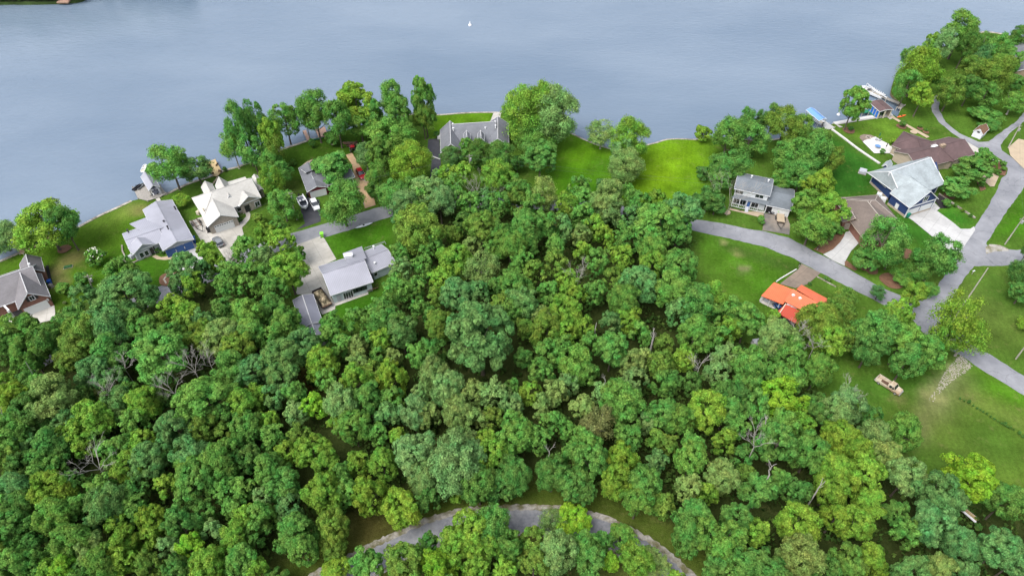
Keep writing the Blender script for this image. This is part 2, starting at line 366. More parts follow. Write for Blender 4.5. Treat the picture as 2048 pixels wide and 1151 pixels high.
def make_ground():
    pts = [Vector((p.x, p.y)) for p in land_loop]; nb = len(pts)
    gx = np.arange(-200, 225, 1.7); gy = np.arange(25, 300, 1.7)
    X, Y = np.meshgrid(gx, gy); X = X + np.random.RandomState(1).uniform(-.3, .3, X.shape); Y = Y + np.random.RandomState(2).uniform(-.3, .3, Y.shape)
    d = sd_poly(X, Y, LAND2); ok = d > .9
    pts += [Vector((a, b)) for a, b in zip(X[ok], Y[ok])]
    r = delaunay_2d_cdt(pts, [], [list(range(nb))], 1, 1e-4)
    vs = np.array([(v.x, v.y) for v in r[0]]); fs = [f for f in r[2]]
    px_, py_ = vs[:, 0], vs[:, 1]
    col = np.tile(np.array(LAWN), (len(vs), 1))
    def paint(poly, c, soft=1.6, k=1.0):
        s = np.clip(sd_poly(px_, py_, poly) / soft * .5 + .5, 0, 1)[:, None] * k
        col[:] = col * (1 - s) + np.array(c) * s
    def blob(u, v, r, c, k=1.0, sq=1.0):
        p = P(u, v); dd = np.hypot((px_ - p.x), (py_ - p.y) * sq) / r; s = np.clip(1.3 - dd, 0, 1)[:, None] * k
        col[:] = col * (1 - s) + np.array(c) * s
    pp = lambda L: [P(u, v) for u, v in L]
    # lake lawns, yards
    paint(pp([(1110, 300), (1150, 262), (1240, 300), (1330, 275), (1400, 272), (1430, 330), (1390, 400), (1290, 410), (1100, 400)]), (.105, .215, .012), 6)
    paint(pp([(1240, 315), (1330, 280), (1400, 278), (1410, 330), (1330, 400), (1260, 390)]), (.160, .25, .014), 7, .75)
    paint(pp([(870, 225), (1000, 222), (990, 262), (860, 275)]), (.095, .185, .012), 2)
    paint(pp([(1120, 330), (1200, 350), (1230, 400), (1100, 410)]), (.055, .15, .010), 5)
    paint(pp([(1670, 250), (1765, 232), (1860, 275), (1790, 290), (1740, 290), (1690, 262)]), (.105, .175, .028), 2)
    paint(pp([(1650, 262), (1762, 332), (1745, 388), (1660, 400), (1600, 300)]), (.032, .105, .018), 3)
    paint(pp([(1780, 435), (1815, 425), (1900, 480), (1880, 520), (1760, 450)]), (.04, .12, .02), 3)
    paint(pp([(1870, 425), (1905, 410), (1950, 445), (1920, 460)]), (.04, .13, .018), 2)
    paint(pp([(1375, 462), (1440, 470), (1600, 525), (1575, 560), (1500, 620), (1385, 590)]), (.07, .15, .018), 4)
    paint(pp([(1375, 500), (1440, 560), (1480, 640), (1380, 600)]), (.085, .125, .03), 8, .7)
    paint(pp([(1440, 478), (1600, 535), (1590, 548), (1440, 495)]), (.05, .08, .025), 2, .8)
    paint(pp([(0, 500), (150, 450), (330, 380), (300, 430), (240, 560), (120, 620), (0, 560)]), (.07, .13, .015), 4)
    paint(pp([(190, 520), (250, 500), (380, 525), (340, 570), (200, 590)]), (.05, .125, .012), 4)
    paint(pp([(645, 470), (790, 435), (790, 490), (660, 520)]), (.05, .125, .012), 2)
    paint(pp([(660, 610), (780, 575), (760, 620), (680, 650)]), (.042, .12, .01), 2)
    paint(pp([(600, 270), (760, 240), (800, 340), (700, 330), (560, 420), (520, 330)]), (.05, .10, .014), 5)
    paint(pp([(1850, 560), (2400, 480), (2400, 720), (1990, 700), (1880, 640)]), (.085, .125, .03), 4)
    paint(pp([(1975, 470), (2048, 380), (2200, 380), (2200, 480)]), (.06, .15, .014), 3)
    paint(pp([(1640, 800), (1740, 730), (1930, 730), (2200, 880), (2200, 1010), (1900, 990), (1840, 850), (1660, 840)]), (.120, .172, .036), 5)
    paint(pp([(1640, 760), (1740, 730), (1900, 730), (1870, 800), (1760, 830), (1640, 820)]), (.06, .12, .022), 4)
    paint(pp([(1945, 735), (2200, 850), (2200, 900), (1930, 770)]), (.075, .165, .016), 3)
    paint(pp([(1930, 775), (2060, 840), (2060, 860), (1920, 800)]), (.15, .145, .06), 3, .6)
    for i in range(26):
        t = i / 25; q = rnd.random(); blob(1926 - 55 * t + rnd.uniform(-9, 9) * (1 + t), 722 + 60 * t + rnd.uniform(-6, 6), rnd.uniform(.8, 1.9), (.26, .24, .17), .5 - .3 * t)
    for i in range(16):
        t = i / 15; blob(1872 - 25 * t + rnd.uniform(-12, 12), 780 + 90 * t, rnd.uniform(1.5, 3.5), (.20, .18, .11), .5)
    paint(pp([(1860, 800), (1925, 745), (1940, 760), (1890, 830), (1860, 850)]), (.20, .19, .12), 4, .6)
    for (u, v, r, c, k) in [(137, 521, 3.2, (.25, .20, .10), .8), (150, 512, 3, (.25, .20, .10), .8), (112, 545, 3, (.24, .19, .11), .9), (120, 566, 2.6, (.24, .19, .11), .9), (500 / 3.2, 520, 2, (.2, .17, .08), .5),
                            (278, 420, 3, (.25, .20, .11), .8), (262, 415, 3, (.2, .2, .08), .6), (245, 430, 3, (.15, .17, .05), .6), (210, 440, 6, (.1, .14, .03), .6), (1487, 537, 1.6, (.25, .19, .16), .8), (1476, 508, 1.4, (.24, .19, .12), .7),
                            (1452, 486, 1, (.3, .26, .16), .8), (1797, 797, 1.8, (.22, .18, .10), .6), (1878, 797, 1.3, (.4, .34, .22), .7), (1853, 792, 1.0, (.4, .34, .22), .7),
                            (1996, 605, 1.1, (.05, .04, .02), .9), (1949, 611, .9, (.03, .05, .015), .9), (1990, 552, 1.2, (.03, .07, .015), .9), (2010, 590, 7, (.05, .11, .02), .7), (1960, 620, 8, (.09, .12, .035), .6),
                            (1890, 855, 8, (.09, .11, .03), .6), (1990, 880, 9, (.05, .11, .02), .6), (1880, 930, 7, (.05, .1, .02), .5), (1550, 580, 5, (.06, .16, .016), .5), (1330, 352, 5, (.15, .23, .01), .5),
                            (1210, 330, 6, (.045, .12, .015), .7), (1220, 375, 5, (.05, .09, .02), .6), (1180, 390, 5, (.04, .12, .01), .6), (700, 325, 4, (.08, .075, .035), .6), (580, 380, 6, (.07, .075, .03), .6), (1940, 1000, 5, (.03, .07, .015), .6)]:
        blob(u, v, r, c, k)
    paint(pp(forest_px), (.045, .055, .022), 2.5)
    # mossy verge and clearing along the curved lane at the bottom
    lane = smooth_line([P(u, v) for u, v in LANE], 6)
    paint([(p.x, p.y) for p in ribbon(lane, 15, off=1.2)], (.105, .112, .036), 2.5)
    paint([(p.x, p.y) for p in ribbon(lane, 3.5, off=5.2)], (.055, .085, .014), 1.5, .7)
    paint(pp([(690, 1100), (700, 1040), (720, 1010), (780, 1020), (800, 1060), (740, 1110)]), (.085, .068, .028), 2.5)
    paint(pp([(595, 745), (640, 735), (665, 775), (600, 790)]), (.07, .045, .015), 2)
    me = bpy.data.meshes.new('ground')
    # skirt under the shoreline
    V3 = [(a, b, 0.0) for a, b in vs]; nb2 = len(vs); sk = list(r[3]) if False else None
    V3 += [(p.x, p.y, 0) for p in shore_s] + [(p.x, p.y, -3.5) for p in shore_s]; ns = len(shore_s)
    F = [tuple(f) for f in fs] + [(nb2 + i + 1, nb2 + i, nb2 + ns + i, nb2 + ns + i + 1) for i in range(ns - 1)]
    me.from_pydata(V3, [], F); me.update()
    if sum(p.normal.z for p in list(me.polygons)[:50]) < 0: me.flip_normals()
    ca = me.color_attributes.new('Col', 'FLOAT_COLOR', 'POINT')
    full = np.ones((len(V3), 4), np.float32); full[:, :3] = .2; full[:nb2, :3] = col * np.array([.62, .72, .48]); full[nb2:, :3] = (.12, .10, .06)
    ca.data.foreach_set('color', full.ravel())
    m = bpy.data.materials.new('ground'); m.use_nodes = True; nt = m.node_tree; N = nt.nodes; Lk = nt.links; b = N['Principled BSDF']
    b.inputs['Roughness'].default_value = .95; b.inputs['Specular IOR Level'].default_value = .02
    at = N.new('ShaderNodeAttribute'); at.attribute_name = 'Col'; tc = N.new('ShaderNodeTexCoord')
    out = at.outputs['Color']
    for sc, lo, hi, det, rf in ((1.6, .70, 1.30, 8, .75), (.16, .72, 1.28, 5, .6), (.045, .82, 1.18, 3, .5)):
        no = N.new('ShaderNodeTexNoise'); no.inputs['Scale'].default_value = sc; no.inputs['Detail'].default_value = det; no.inputs['Roughness'].default_value = rf
        Lk.new(tc.outputs['Object'], no.inputs['Vector'])
        mr = N.new('ShaderNodeMapRange'); mr.inputs['From Min'].default_value = .3; mr.inputs['From Max'].default_value = .7; mr.inputs['To Min'].default_value = lo; mr.inputs['To Max'].default_value = hi
        Lk.new(no.outputs[0], mr.inputs[0]); mx = N.new('ShaderNodeMix'); mx.data_type = 'RGBA'; mx.blend_type = 'MULTIPLY'; mx.inputs[0].default_value = 1
        Lk.new(out, mx.inputs[6]); Lk.new(mr.outputs[0], mx.inputs[7]); out = mx.outputs[2]
    # mowing passes
    wv = N.new('ShaderNodeTexWave'); wv.inputs['Scale'].default_value = .22; wv.inputs['Distortion'].default_value = 1.2; wv.inputs['Detail'].default_value = 2
    mp = N.new('ShaderNodeMapping'); mp.inputs['Rotation'].default_value = (0, 0, R_(12)); Lk.new(tc.outputs['Object'], mp.inputs[0]); Lk.new(mp.outputs[0], wv.inputs['Vector'])
    mr = N.new('ShaderNodeMapRange'); mr.inputs['To Min'].default_value = .965; mr.inputs['To Max'].default_value = 1.03; Lk.new(wv.outputs[0], mr.inputs[0])
    mx = N.new('ShaderNodeMix'); mx.data_type = 'RGBA'; mx.blend_type = 'MULTIPLY'; mx.inputs[0].default_value = 1; Lk.new(out, mx.inputs[6]); Lk.new(mr.outputs[0], mx.inputs[7]); out = mx.outputs[2]
    # worn yellowish flecks
    no = N.new('ShaderNodeTexNoise'); no.inputs['Scale'].default_value = .35; no.inputs['Detail'].default_value = 9; no.inputs['Roughness'].default_value = .8; Lk.new(tc.outputs['Object'], no.inputs['Vector'])
    mr = N.new('ShaderNodeMapRange'); mr.inputs['From Min'].default_value = .55; mr.inputs['From Max'].default_value = .72; mr.inputs['To Max'].default_value = .6; Lk.new(no.outputs[0], mr.inputs[0])
    mx = N.new('ShaderNodeMix'); mx.data_type = 'RGBA'; mx.inputs[7].default_value = (.14, .13, .05, 1); Lk.new(mr.outputs[0], mx.inputs[0]); Lk.new(out, mx.inputs[6]); out = mx.outputs[2]
    Lk.new(out, b.inputs['Base Color'])
    nb_ = N.new('ShaderNodeTexNoise'); nb_.inputs['Scale'].default_value = 3.5; nb_.inputs['Detail'].default_value = 5; Lk.new(tc.outputs['Object'], nb_.inputs['Vector'])
    bp = N.new('ShaderNodeBump'); bp.inputs['Strength'].default_value = .7; bp.inputs['Distance'].default_value = .25; Lk.new(nb_.outputs[0], bp.inputs['Height']); Lk.new(bp.outputs[0], b.inputs['Normal'])
    me.materials.append(m); o = bpy.data.objects.new('ground', me); COL.objects.link(o); o['kind'] = 'structure'
LANE = [(560, 1230), (640, 1172), (700, 1142), (760, 1112), (830, 1078), (900, 1053), (970, 1042), (1050, 1039), (1130, 1043), (1200, 1060), (1265, 1090), (1325, 1133), (1385, 1190), (1440, 1270)]
make_ground()

def make_water():
    b = MB(); b.add([(-4000, -60, -.9), (4000, -60, -.9), (4000, 5500, -.9), (-4000, 5500, -.9)], [(0, 1, 2, 3)])
    m = bpy.data.materials.new('water'); m.use_nodes = True; nt = m.node_tree; N = nt.nodes; L = nt.links; p = N['Principled BSDF']
    p.inputs['Roughness'].default_value = .12; p.inputs['IOR'].default_value = 1.33; p.inputs['Specular IOR Level'].default_value = .5
    tc = N.new('ShaderNodeTexCoord')
    n0 = N.new('ShaderNodeTexNoise'); n0.inputs['Scale'].default_value = .012; n0.inputs['Detail'].default_value = 3; mp0 = N.new('ShaderNodeMapping'); mp0.inputs['Scale'].default_value = (1, 2.0, 1)
    L.new(tc.outputs['Object'], mp0.inputs[0]); L.new(mp0.outputs[0], n0.inputs['Vector'])
    cr = N.new('ShaderNodeValToRGB'); cr.color_ramp.elements[0].position = .35; cr.color_ramp.elements[0].color = (.088, .124, .172, 1)
    cr.color_ramp.elements[1].position = .65; cr.color_ramp.elements[1].color = (.118, .155, .202, 1); L.new(n0.outputs[0], cr.inputs[0]); L.new(cr.outputs[0], p.inputs['Base Color'])
    n1 = N.new('ShaderNodeTexNoise'); n1.inputs['Scale'].default_value = .55; n1.inputs['Detail'].default_value = 5; n1.inputs['Roughness'].default_value = .55; n1.inputs['Distortion'].default_value = .4
    mp = N.new('ShaderNodeMapping'); mp.inputs['Rotation'].default_value = (0, 0, R_(-25)); mp.inputs['Scale'].default_value = (.55, 1.5, 1)
    L.new(tc.outputs['Object'], mp.inputs[0]); L.new(mp.outputs[0], n1.inputs['Vector'])
    bp = N.new('ShaderNodeBump'); bp.inputs['Strength'].default_value = .55; bp.inputs['Distance'].default_value = .35; L.new(n1.outputs[0], bp.inputs['Height']); L.new(bp.outputs[0], p.inputs['Normal'])
    o = b.build('water', m); o['kind'] = 'structure'
make_water()

# far bank at the top left
fb = MB(); loop = [P(-700, 60), P(-200, 14), P(0, 6), P(60, 6), P(150, 2.5), P(180, -6), P(250, -9), P(340, -16), P(460, -32), P(560, -60)]
loop = [(p.x, p.y) for p in smooth_line(loop, 3)] + [(-60, 700), (-1200, 700), (-1200, 260)]
fb.prism(loop, -4, 0.3); o = fb.build('ground', mat('far_bank', (.05, .09, .02), .95, .3, .3)); o['kind'] = 'structure'

# ------------------------------------------------ streets
def sheetk(name, k, pts, m): return sheet(name, loopk(k, pts), m)
up = smooth_line([P(u, v) for u, v in [(60, 730), (180, 660), (290, 600), (400, 556), (480, 520), (540, 494), (590, 478), (645, 462), (700, 446), (745, 431), (800, 417), (860, 408), (950, 403), (1050, 405), (1150, 412), (1270, 428), (1383, 448)]], 5)
strip('road', up, 5.6, 'asphalt')
sheet('road', rough([P(u, v) for u, v in [(1375, 436.5), (1385, 437.7), (1443, 446), (1487, 456), (1521, 461), (1577, 475), (1618, 497), (1645, 511), (1691, 534), (1759, 573), (1800, 590), (1843, 597), (1858, 592), (1872, 577), (1914, 511), (1950, 453), (1977, 411), (1996, 376), (2004, 355), (2013, 349),
      (2016, 338), (2004, 320), (1977, 303.6), (1942, 290), (1904, 266), (1877.5, 244), (1864, 223), (1860.5, 206.6), (1867, 195), (1885, 180), (1896, 190), (1880, 198), (1877.5, 217), (1891, 244), (1918, 266), (1958, 284), (1977, 283), (1996, 268.5), (2031, 244), (2048, 225), (2080, 190),
      (2095, 200), (2048, 243), (2020, 266), (2001, 290), (2004, 301), (2020, 312), (2042, 328), (2056, 350), (2050, 372), (2009, 428.6), (1972, 487), (1976, 492), (2033, 500), (2060, 498), (2060, 530), (1948, 532), (1926, 560), (1904, 596.4), (1894, 618), (1905, 645), (1943, 688), (1980, 708), (2048, 751), (2200, 850), (2200, 892),
      (2048, 790), (1963, 738.7), (1923.5, 711), (1880, 690), (1844, 663), (1826, 640), (1800, 625), (1760, 606), (1723, 587), (1662, 556), (1613, 531), (1589, 517), (1526, 492.5), (1450, 475), (1375, 458)]], .13), 'asphalt')
lane = smooth_line([P(u, v) for u, v in LANE], 14)
strip('road', lane, 6.3, 'gravel')
strip('road', lane, 4.3, 'gravel_road', off=-.2)
# worn light stripe of gravel on the track to the field
sheetk('path', 'Y2', [(1525, 470), (1560, 445), (1640, 450), (1710, 480), (1720, 500), (1600, 505), (1530, 525)], 'gravel')

gs = random.Random(21); gb = MB(); gl = [(p.x, p.y) for p in loopk('Y4', [(975, 330), (1045, 400), (1000, 440), (925, 485), (850, 560), (800, 620), (780, 600), (835, 520), (870, 450), (925, 375)])]
gx0, gx1 = min(p[0] for p in gl), max(p[0] for p in gl); gy0, gy1 = min(p[1] for p in gl), max(p[1] for p in gl); gt = G('Y4', 985, 335); nz = 0
while nz < 1400:
    x, y = gs.uniform(gx0, gx1), gs.uniform(gy0, gy1)
    if not inpoly(x, y, gl): continue
    t = min(1.0, math.hypot(x - gt.x, y - gt.y) / 24.0)
    nz += 1
    if gs.random() < .5 + t * .47: continue
    r = gs.uniform(.05, .2); z = .03 + gs.uniform(0, .03); a = gs.uniform(0, 6); gb.add([(x + r * math.cos(a + i * 1.2566) * gs.uniform(.7, 1.2), y + r * math.sin(a + i * 1.2566), z) for i in range(5)], [(0, 1, 2, 3, 4)])
setp(gb.build('gravel', mat('loose_gravel', (.36, .335, .28), .95, .3, 2)), 'scattered pale gravel where the track leaves the lower street', 'gravel', None, 'stuff')
# ------------------------------------------------ drives, patios, walks
sheetk('driveway', 'Z4', [(190, 425), (395, 352), (420, 375), (510, 530), (380, 590), (440, 760), (500, 880), (500, 915), (400, 955), (385, 930), (330, 800), (200, 800), (215, 700), (245, 560), (200, 500)], 'concrete')
sheetk('patio', 'Z4', [(488, 862), (748, 775), (756, 798), (500, 890)], 'concrete')
sheetk('driveway', 'Z2', [(520, 1010), (690, 930), (720, 940), (800, 1150), (560, 1150)], 'concrete_white')
sheetk('path', 'Z2', [(345, 1040), (375, 1025), (420, 1045), (520, 1030), (530, 1060), (450, 1068), (385, 1062)], 'concrete_tan')
sheetk('driveway', 'Z2', [(650, 750), (760, 712), (830, 850), (1020, 780), (1090, 745), (1120, 710), (1110, 670), (1075, 640), (1060, 625), (1095, 615), (1125, 640), (1155, 690), (1150, 730), (1110, 780), (1085, 800), (1100, 860), (1040, 900), (1040, 980), (1130, 1150), (1010, 1150), (860, 930), (765, 935)], 'concrete')
sheetk('driveway', 'Z3', [(690, 960), (745, 900), (840, 920), (850, 1085), (660, 1151), (730, 1100), (700, 1010)], 'asphalt_dark')
sheetk('driveway', 'Z3', [(1040, 575), (1090, 560), (1140, 640), (1230, 780), (1272, 960), (1190, 985), (1110, 760), (1090, 650)], 'dirt')
sheetk('driveway', 'B4', [(5, 985), (60, 960), (90, 1010), (160, 1030), (225, 1020), (265, 985), (490, 900), (545, 905), (560, 1040), (290, 1105), (150, 1080), (40, 1050)], 'concrete')
sheetk('flower_bed', 'B4', [(85, 955), (190, 930), (255, 990), (230, 1020), (150, 1030), (90, 1000)], 'mulch_black')
sheetk('flower_bed', 'B4', [(455, 510), (485, 500), (530, 690), (500, 700)], 'mulch_black')
sheetk('driveway', 'Z5', [(240, 550), (335, 540), (345, 700), (350, 850), (250, 920), (270, 740), (232, 680)], 'asphalt_dark')
sheetk('path', 'Z5', [(232, 672), (345, 715), (340, 722), (232, 682)], 'concrete_white')
sheetk('path', 'Z5', [(800, 318), (865, 322), (850, 380), (800, 400), (768, 400)], 'concrete')
sheetk('driveway', 'B7', [(600, 815), (780, 835), (790, 850), (890, 850), (950, 870), (1000, 1000), (985, 1151), (900, 1130), (570, 1080), (600, 940)], 'concrete_old')
sheetk('flower_bed', 'B7', [(70, 735), (300, 790), (600, 790), (590, 850), (500, 872), (280, 815), (60, 765)], 'concrete_tan')
sheetk('driveway', 'Y2', [(375, 345), (500, 320), (520, 400), (420, 500), (375, 580), (365, 625), (270, 580), (190, 530), (270, 490), (330, 430), (360, 380)], 'concrete_white')
sheetk('flower_bed', 'Y2', [(110, 490), (250, 380), (350, 340), (365, 375), (330, 430), (270, 490), (190, 525)], 'mulch')
sheetk('flower_bed', 'Y2', [(365, 590), (385, 580), (470, 650), (450, 665), (370, 625)], 'mulch')
sheetk('driveway', 'Y2', [(870, 215), (950, 170), (1070, 140), (1130, 175), (1260, 270), (1320, 320), (1400, 320), (1430, 300), (1440, 330), (1290, 550), (1100, 395), (930, 255)], 'concrete_white')
sheetk('path', 'Y2', [(1065, 150), (1100, 100), (1150, 150), (1120, 175)], 'concrete_white')
sheetk('driveway', 'Y3', [(955, 525), (1115, 600), (1010, 690), (905, 725), (780, 690), (880, 610), (930, 570)], 'paver_brown')
sheetk('path', 'B8', [(150, 500), (190, 430), (540, 570), (435, 665), (180, 540)], 'concrete')
sheetk('patio', 'B2', [(1110, 1100), (1320, 1030), (1540, 1140), (1600, 1290), (1300, 1290)], 'white_wall')
sheetk('patio', 'B2', [(1060, 1040), (1070, 1000), (1130, 980), (1230, 985), (1340, 1030), (1110, 1100)], 'paver_brown')
sheetk('patio', 'Z8', [(470, 490), (560, 460), (720, 560), (730, 630), (660, 580)], 'white_wall')
sheetk('path', 'B2', [(640, 800), (1370, 668), (1490, 650), (1590, 648), (1640, 700), (1560, 738), (1500, 690), (700, 820), (790, 860), (730, 870)], 'concrete')
sheetk('path', 'Z8', [(660, 310), (690, 310), (960, 460), (940, 470)], 'concrete_tan')
sheetk('driveway', 'Z8', [(1545, 540), (1620, 475), (1800, 520), (1800, 760), (1663, 700), (1560, 600)], 'concrete_tan')
sheetk('driveway', 'Z8', [(1240, 500), (1400, 590), (1480, 640), (1470, 650), (1290, 580)], 'concrete')
sheetk('path', 'Z8', [(1340, 765), (1400, 715), (1475, 755), (1440, 830), (1410, 830)], 'concrete_tan')
sheetk('flower_bed', 'Z8', [(1310, 790), (1350, 785), (1380, 850), (1340, 865)], 'mulch')
sheetk('flower_bed', 'Z8', [(1470, 640), (1540, 690), (1520, 750), (1470, 740)], 'mulch')
sheetk('path', 'Z2', [(370, 560), (400, 545), (420, 580), (390, 590)], 'concrete')
sheetk('path', 'Z3', [(700, 665), (740, 630), (790, 610), (780, 625), (735, 655), (715, 672)], 'concrete_tan')
sheetk('path', 'Z3', [(900, 425), (915, 425), (950, 500), (935, 505)], 'concrete_old')
sheetk('path', 'Z2', [(890, 375), (895, 400), (850, 450), (840, 445)], 'concrete_tan')
sheetk('flower_bed', 'B1', [(1215, 830), (1265, 745), (1370, 800), (1440, 870), (1420, 920), (1290, 930)], 'mulch_black')
def ring(k, x, y, r, m='mulch', edge=True):
    c = G(k, x, y); lp = [c + Vector((math.cos(a) * r * (1 + .08 * math.sin(3 * a)), math.sin(a) * r, 0)) for a in [i * math.pi / 10 for i in range(20)]]
    sheet('flower_bed', lp, m)
for a in [('Y2', 755, 748, 2.9), ('Y2', 870, 525, 2.2), ('Y2', 520, 632, 1.5), ('Y2', 585, 660, 1.7), ('Z8', 1107, 900, 1.6), ('Z8', 362, 415, 1.9), ('Z8', 752, 385, 1.6), ('Z8', 843, 427, 1.1), ('Z8', 890, 400, 1.0), ('Z8', 933, 427, 1.0), ('Z8', 1410, 680, 1.6), ('Z7', 280, 865, 1.1), ('B4', 645, 345, 1.7), ('Z1', 1085, 825, 2.6)]:
    ring(*a, m='concrete_tan' if a[:2] in (('Z7', 280), ('Z8', 843)) else 'mulch')

# low walls, shore walls
def wall_line(name, label, k, pts, wd, h, m, cat='wall'):
    ln = [G(k, x, y) for x, y in pts]; b = MB(ln[0])
    for i in range(len(ln) - 1):
        a, c = ln[i], ln[i + 1]; d = (c - a).normalized()
        b.bar(a + Vector((0, 0, h / 2)) - d * (wd * .0), c + Vector((0, 0, h / 2)) + d * (wd * .49 if i < len(ln) - 2 else 0), wd, h + .002 * i)
    o = b.build(name, m); return setp(o, label, cat)
wall_line('retaining_wall', 'long white retaining wall running down from the dock between two lawns', 'Z8', [(235, 405), (330, 475), (420, 545), (500, 600), (590, 660)], .65, .35, 'white_wall')
wall_line('garden_border', 'pale curved border of the bed beside the grey metal-roofed house', 'Z2', [(100, 950), (105, 1000), (125, 1040), (112, 1075), (140, 1095), (200, 1090), (260, 1060), (340, 1030)], .35, .3, 'seawall', 'border')
wall_line('garden_border', 'pale curved border beside the gravel drive near the end of the lawn', 'Z1', [(1115, 795), (1075, 800), (1050, 830), (1065, 855)], .4, .3, 'seawall', 'border')
wall_line('pipe', 'white drain pipe running across the lawn to the orange-roofed house', 'Y3', [(915, 570), (830, 620), (780, 650), (750, 672)], .25, .25, 'white_wall', 'pipe')
wall_line('kerb', 'pale kerb edging the sandy drive beside the red house', 'Z3', [(1125, 810), (1185, 960)], .25, .15, 'seawall', 'kerb')
wall_line('garden_border', 'low pale wall along the hedge row below the navy house', 'Z8', [(1030, 885), (1110, 940), (1200, 1000), (1300, 1065)], .35, .4, 'seawall', 'border')
wall_line('garden_border', 'raised timber edge of the vegetable strip near the orange-roofed house', 'Y3', [(1085, 632), (1150, 665), (1240, 715)], .25, .25, 'seawall', 'border')
def seawall(name, label, i0, i1, wd, top, m):
    ln = smooth_line([P(u, v) for u, v in shore_px[i0:i1 + 1]], 4)
    o = strip(name, [p + Vector((0, 0, 0)) for p in ln], wd, m, z=top, kind=None, h=top + 1.6); return setp(o, label, 'seawall')
ix = {p: i for i, p in enumerate(shore_px)}
seawall('seawall', 'pale seawall edging the lawns at the left end of the shore', 0, ix[(263, 401.6)], .8, .10, 'seawall')
seawall('seawall', 'pale seawall between the grey boat shelter and the red house docks', ix[(300, 395)], ix[(681, 263)], .8, .12, 'seawall')
seawall('seawall', 'pale seawall in front of the grey-roofed lake house lawn', ix[(746, 246)], ix[(1002, 226)], .7, .10, 'seawall')
seawall('seawall', 'thin pale seawall along the big bright lakeside lawn', ix[(1090, 246)], ix[(1640, 256)], .6, .06, 'seawall')
seawall('seawall', 'white concrete seawall between the blue canopy and the boathouse', ix[(1668, 247)], ix[(1783, 228.5)], 1.3, .2, 'white_wall')
seawall('seawall', 'sandy bank edging at the far right point of the shore', ix[(1900, 88)], ix[(2008, 69)], 1.0, .08, 'seawall')
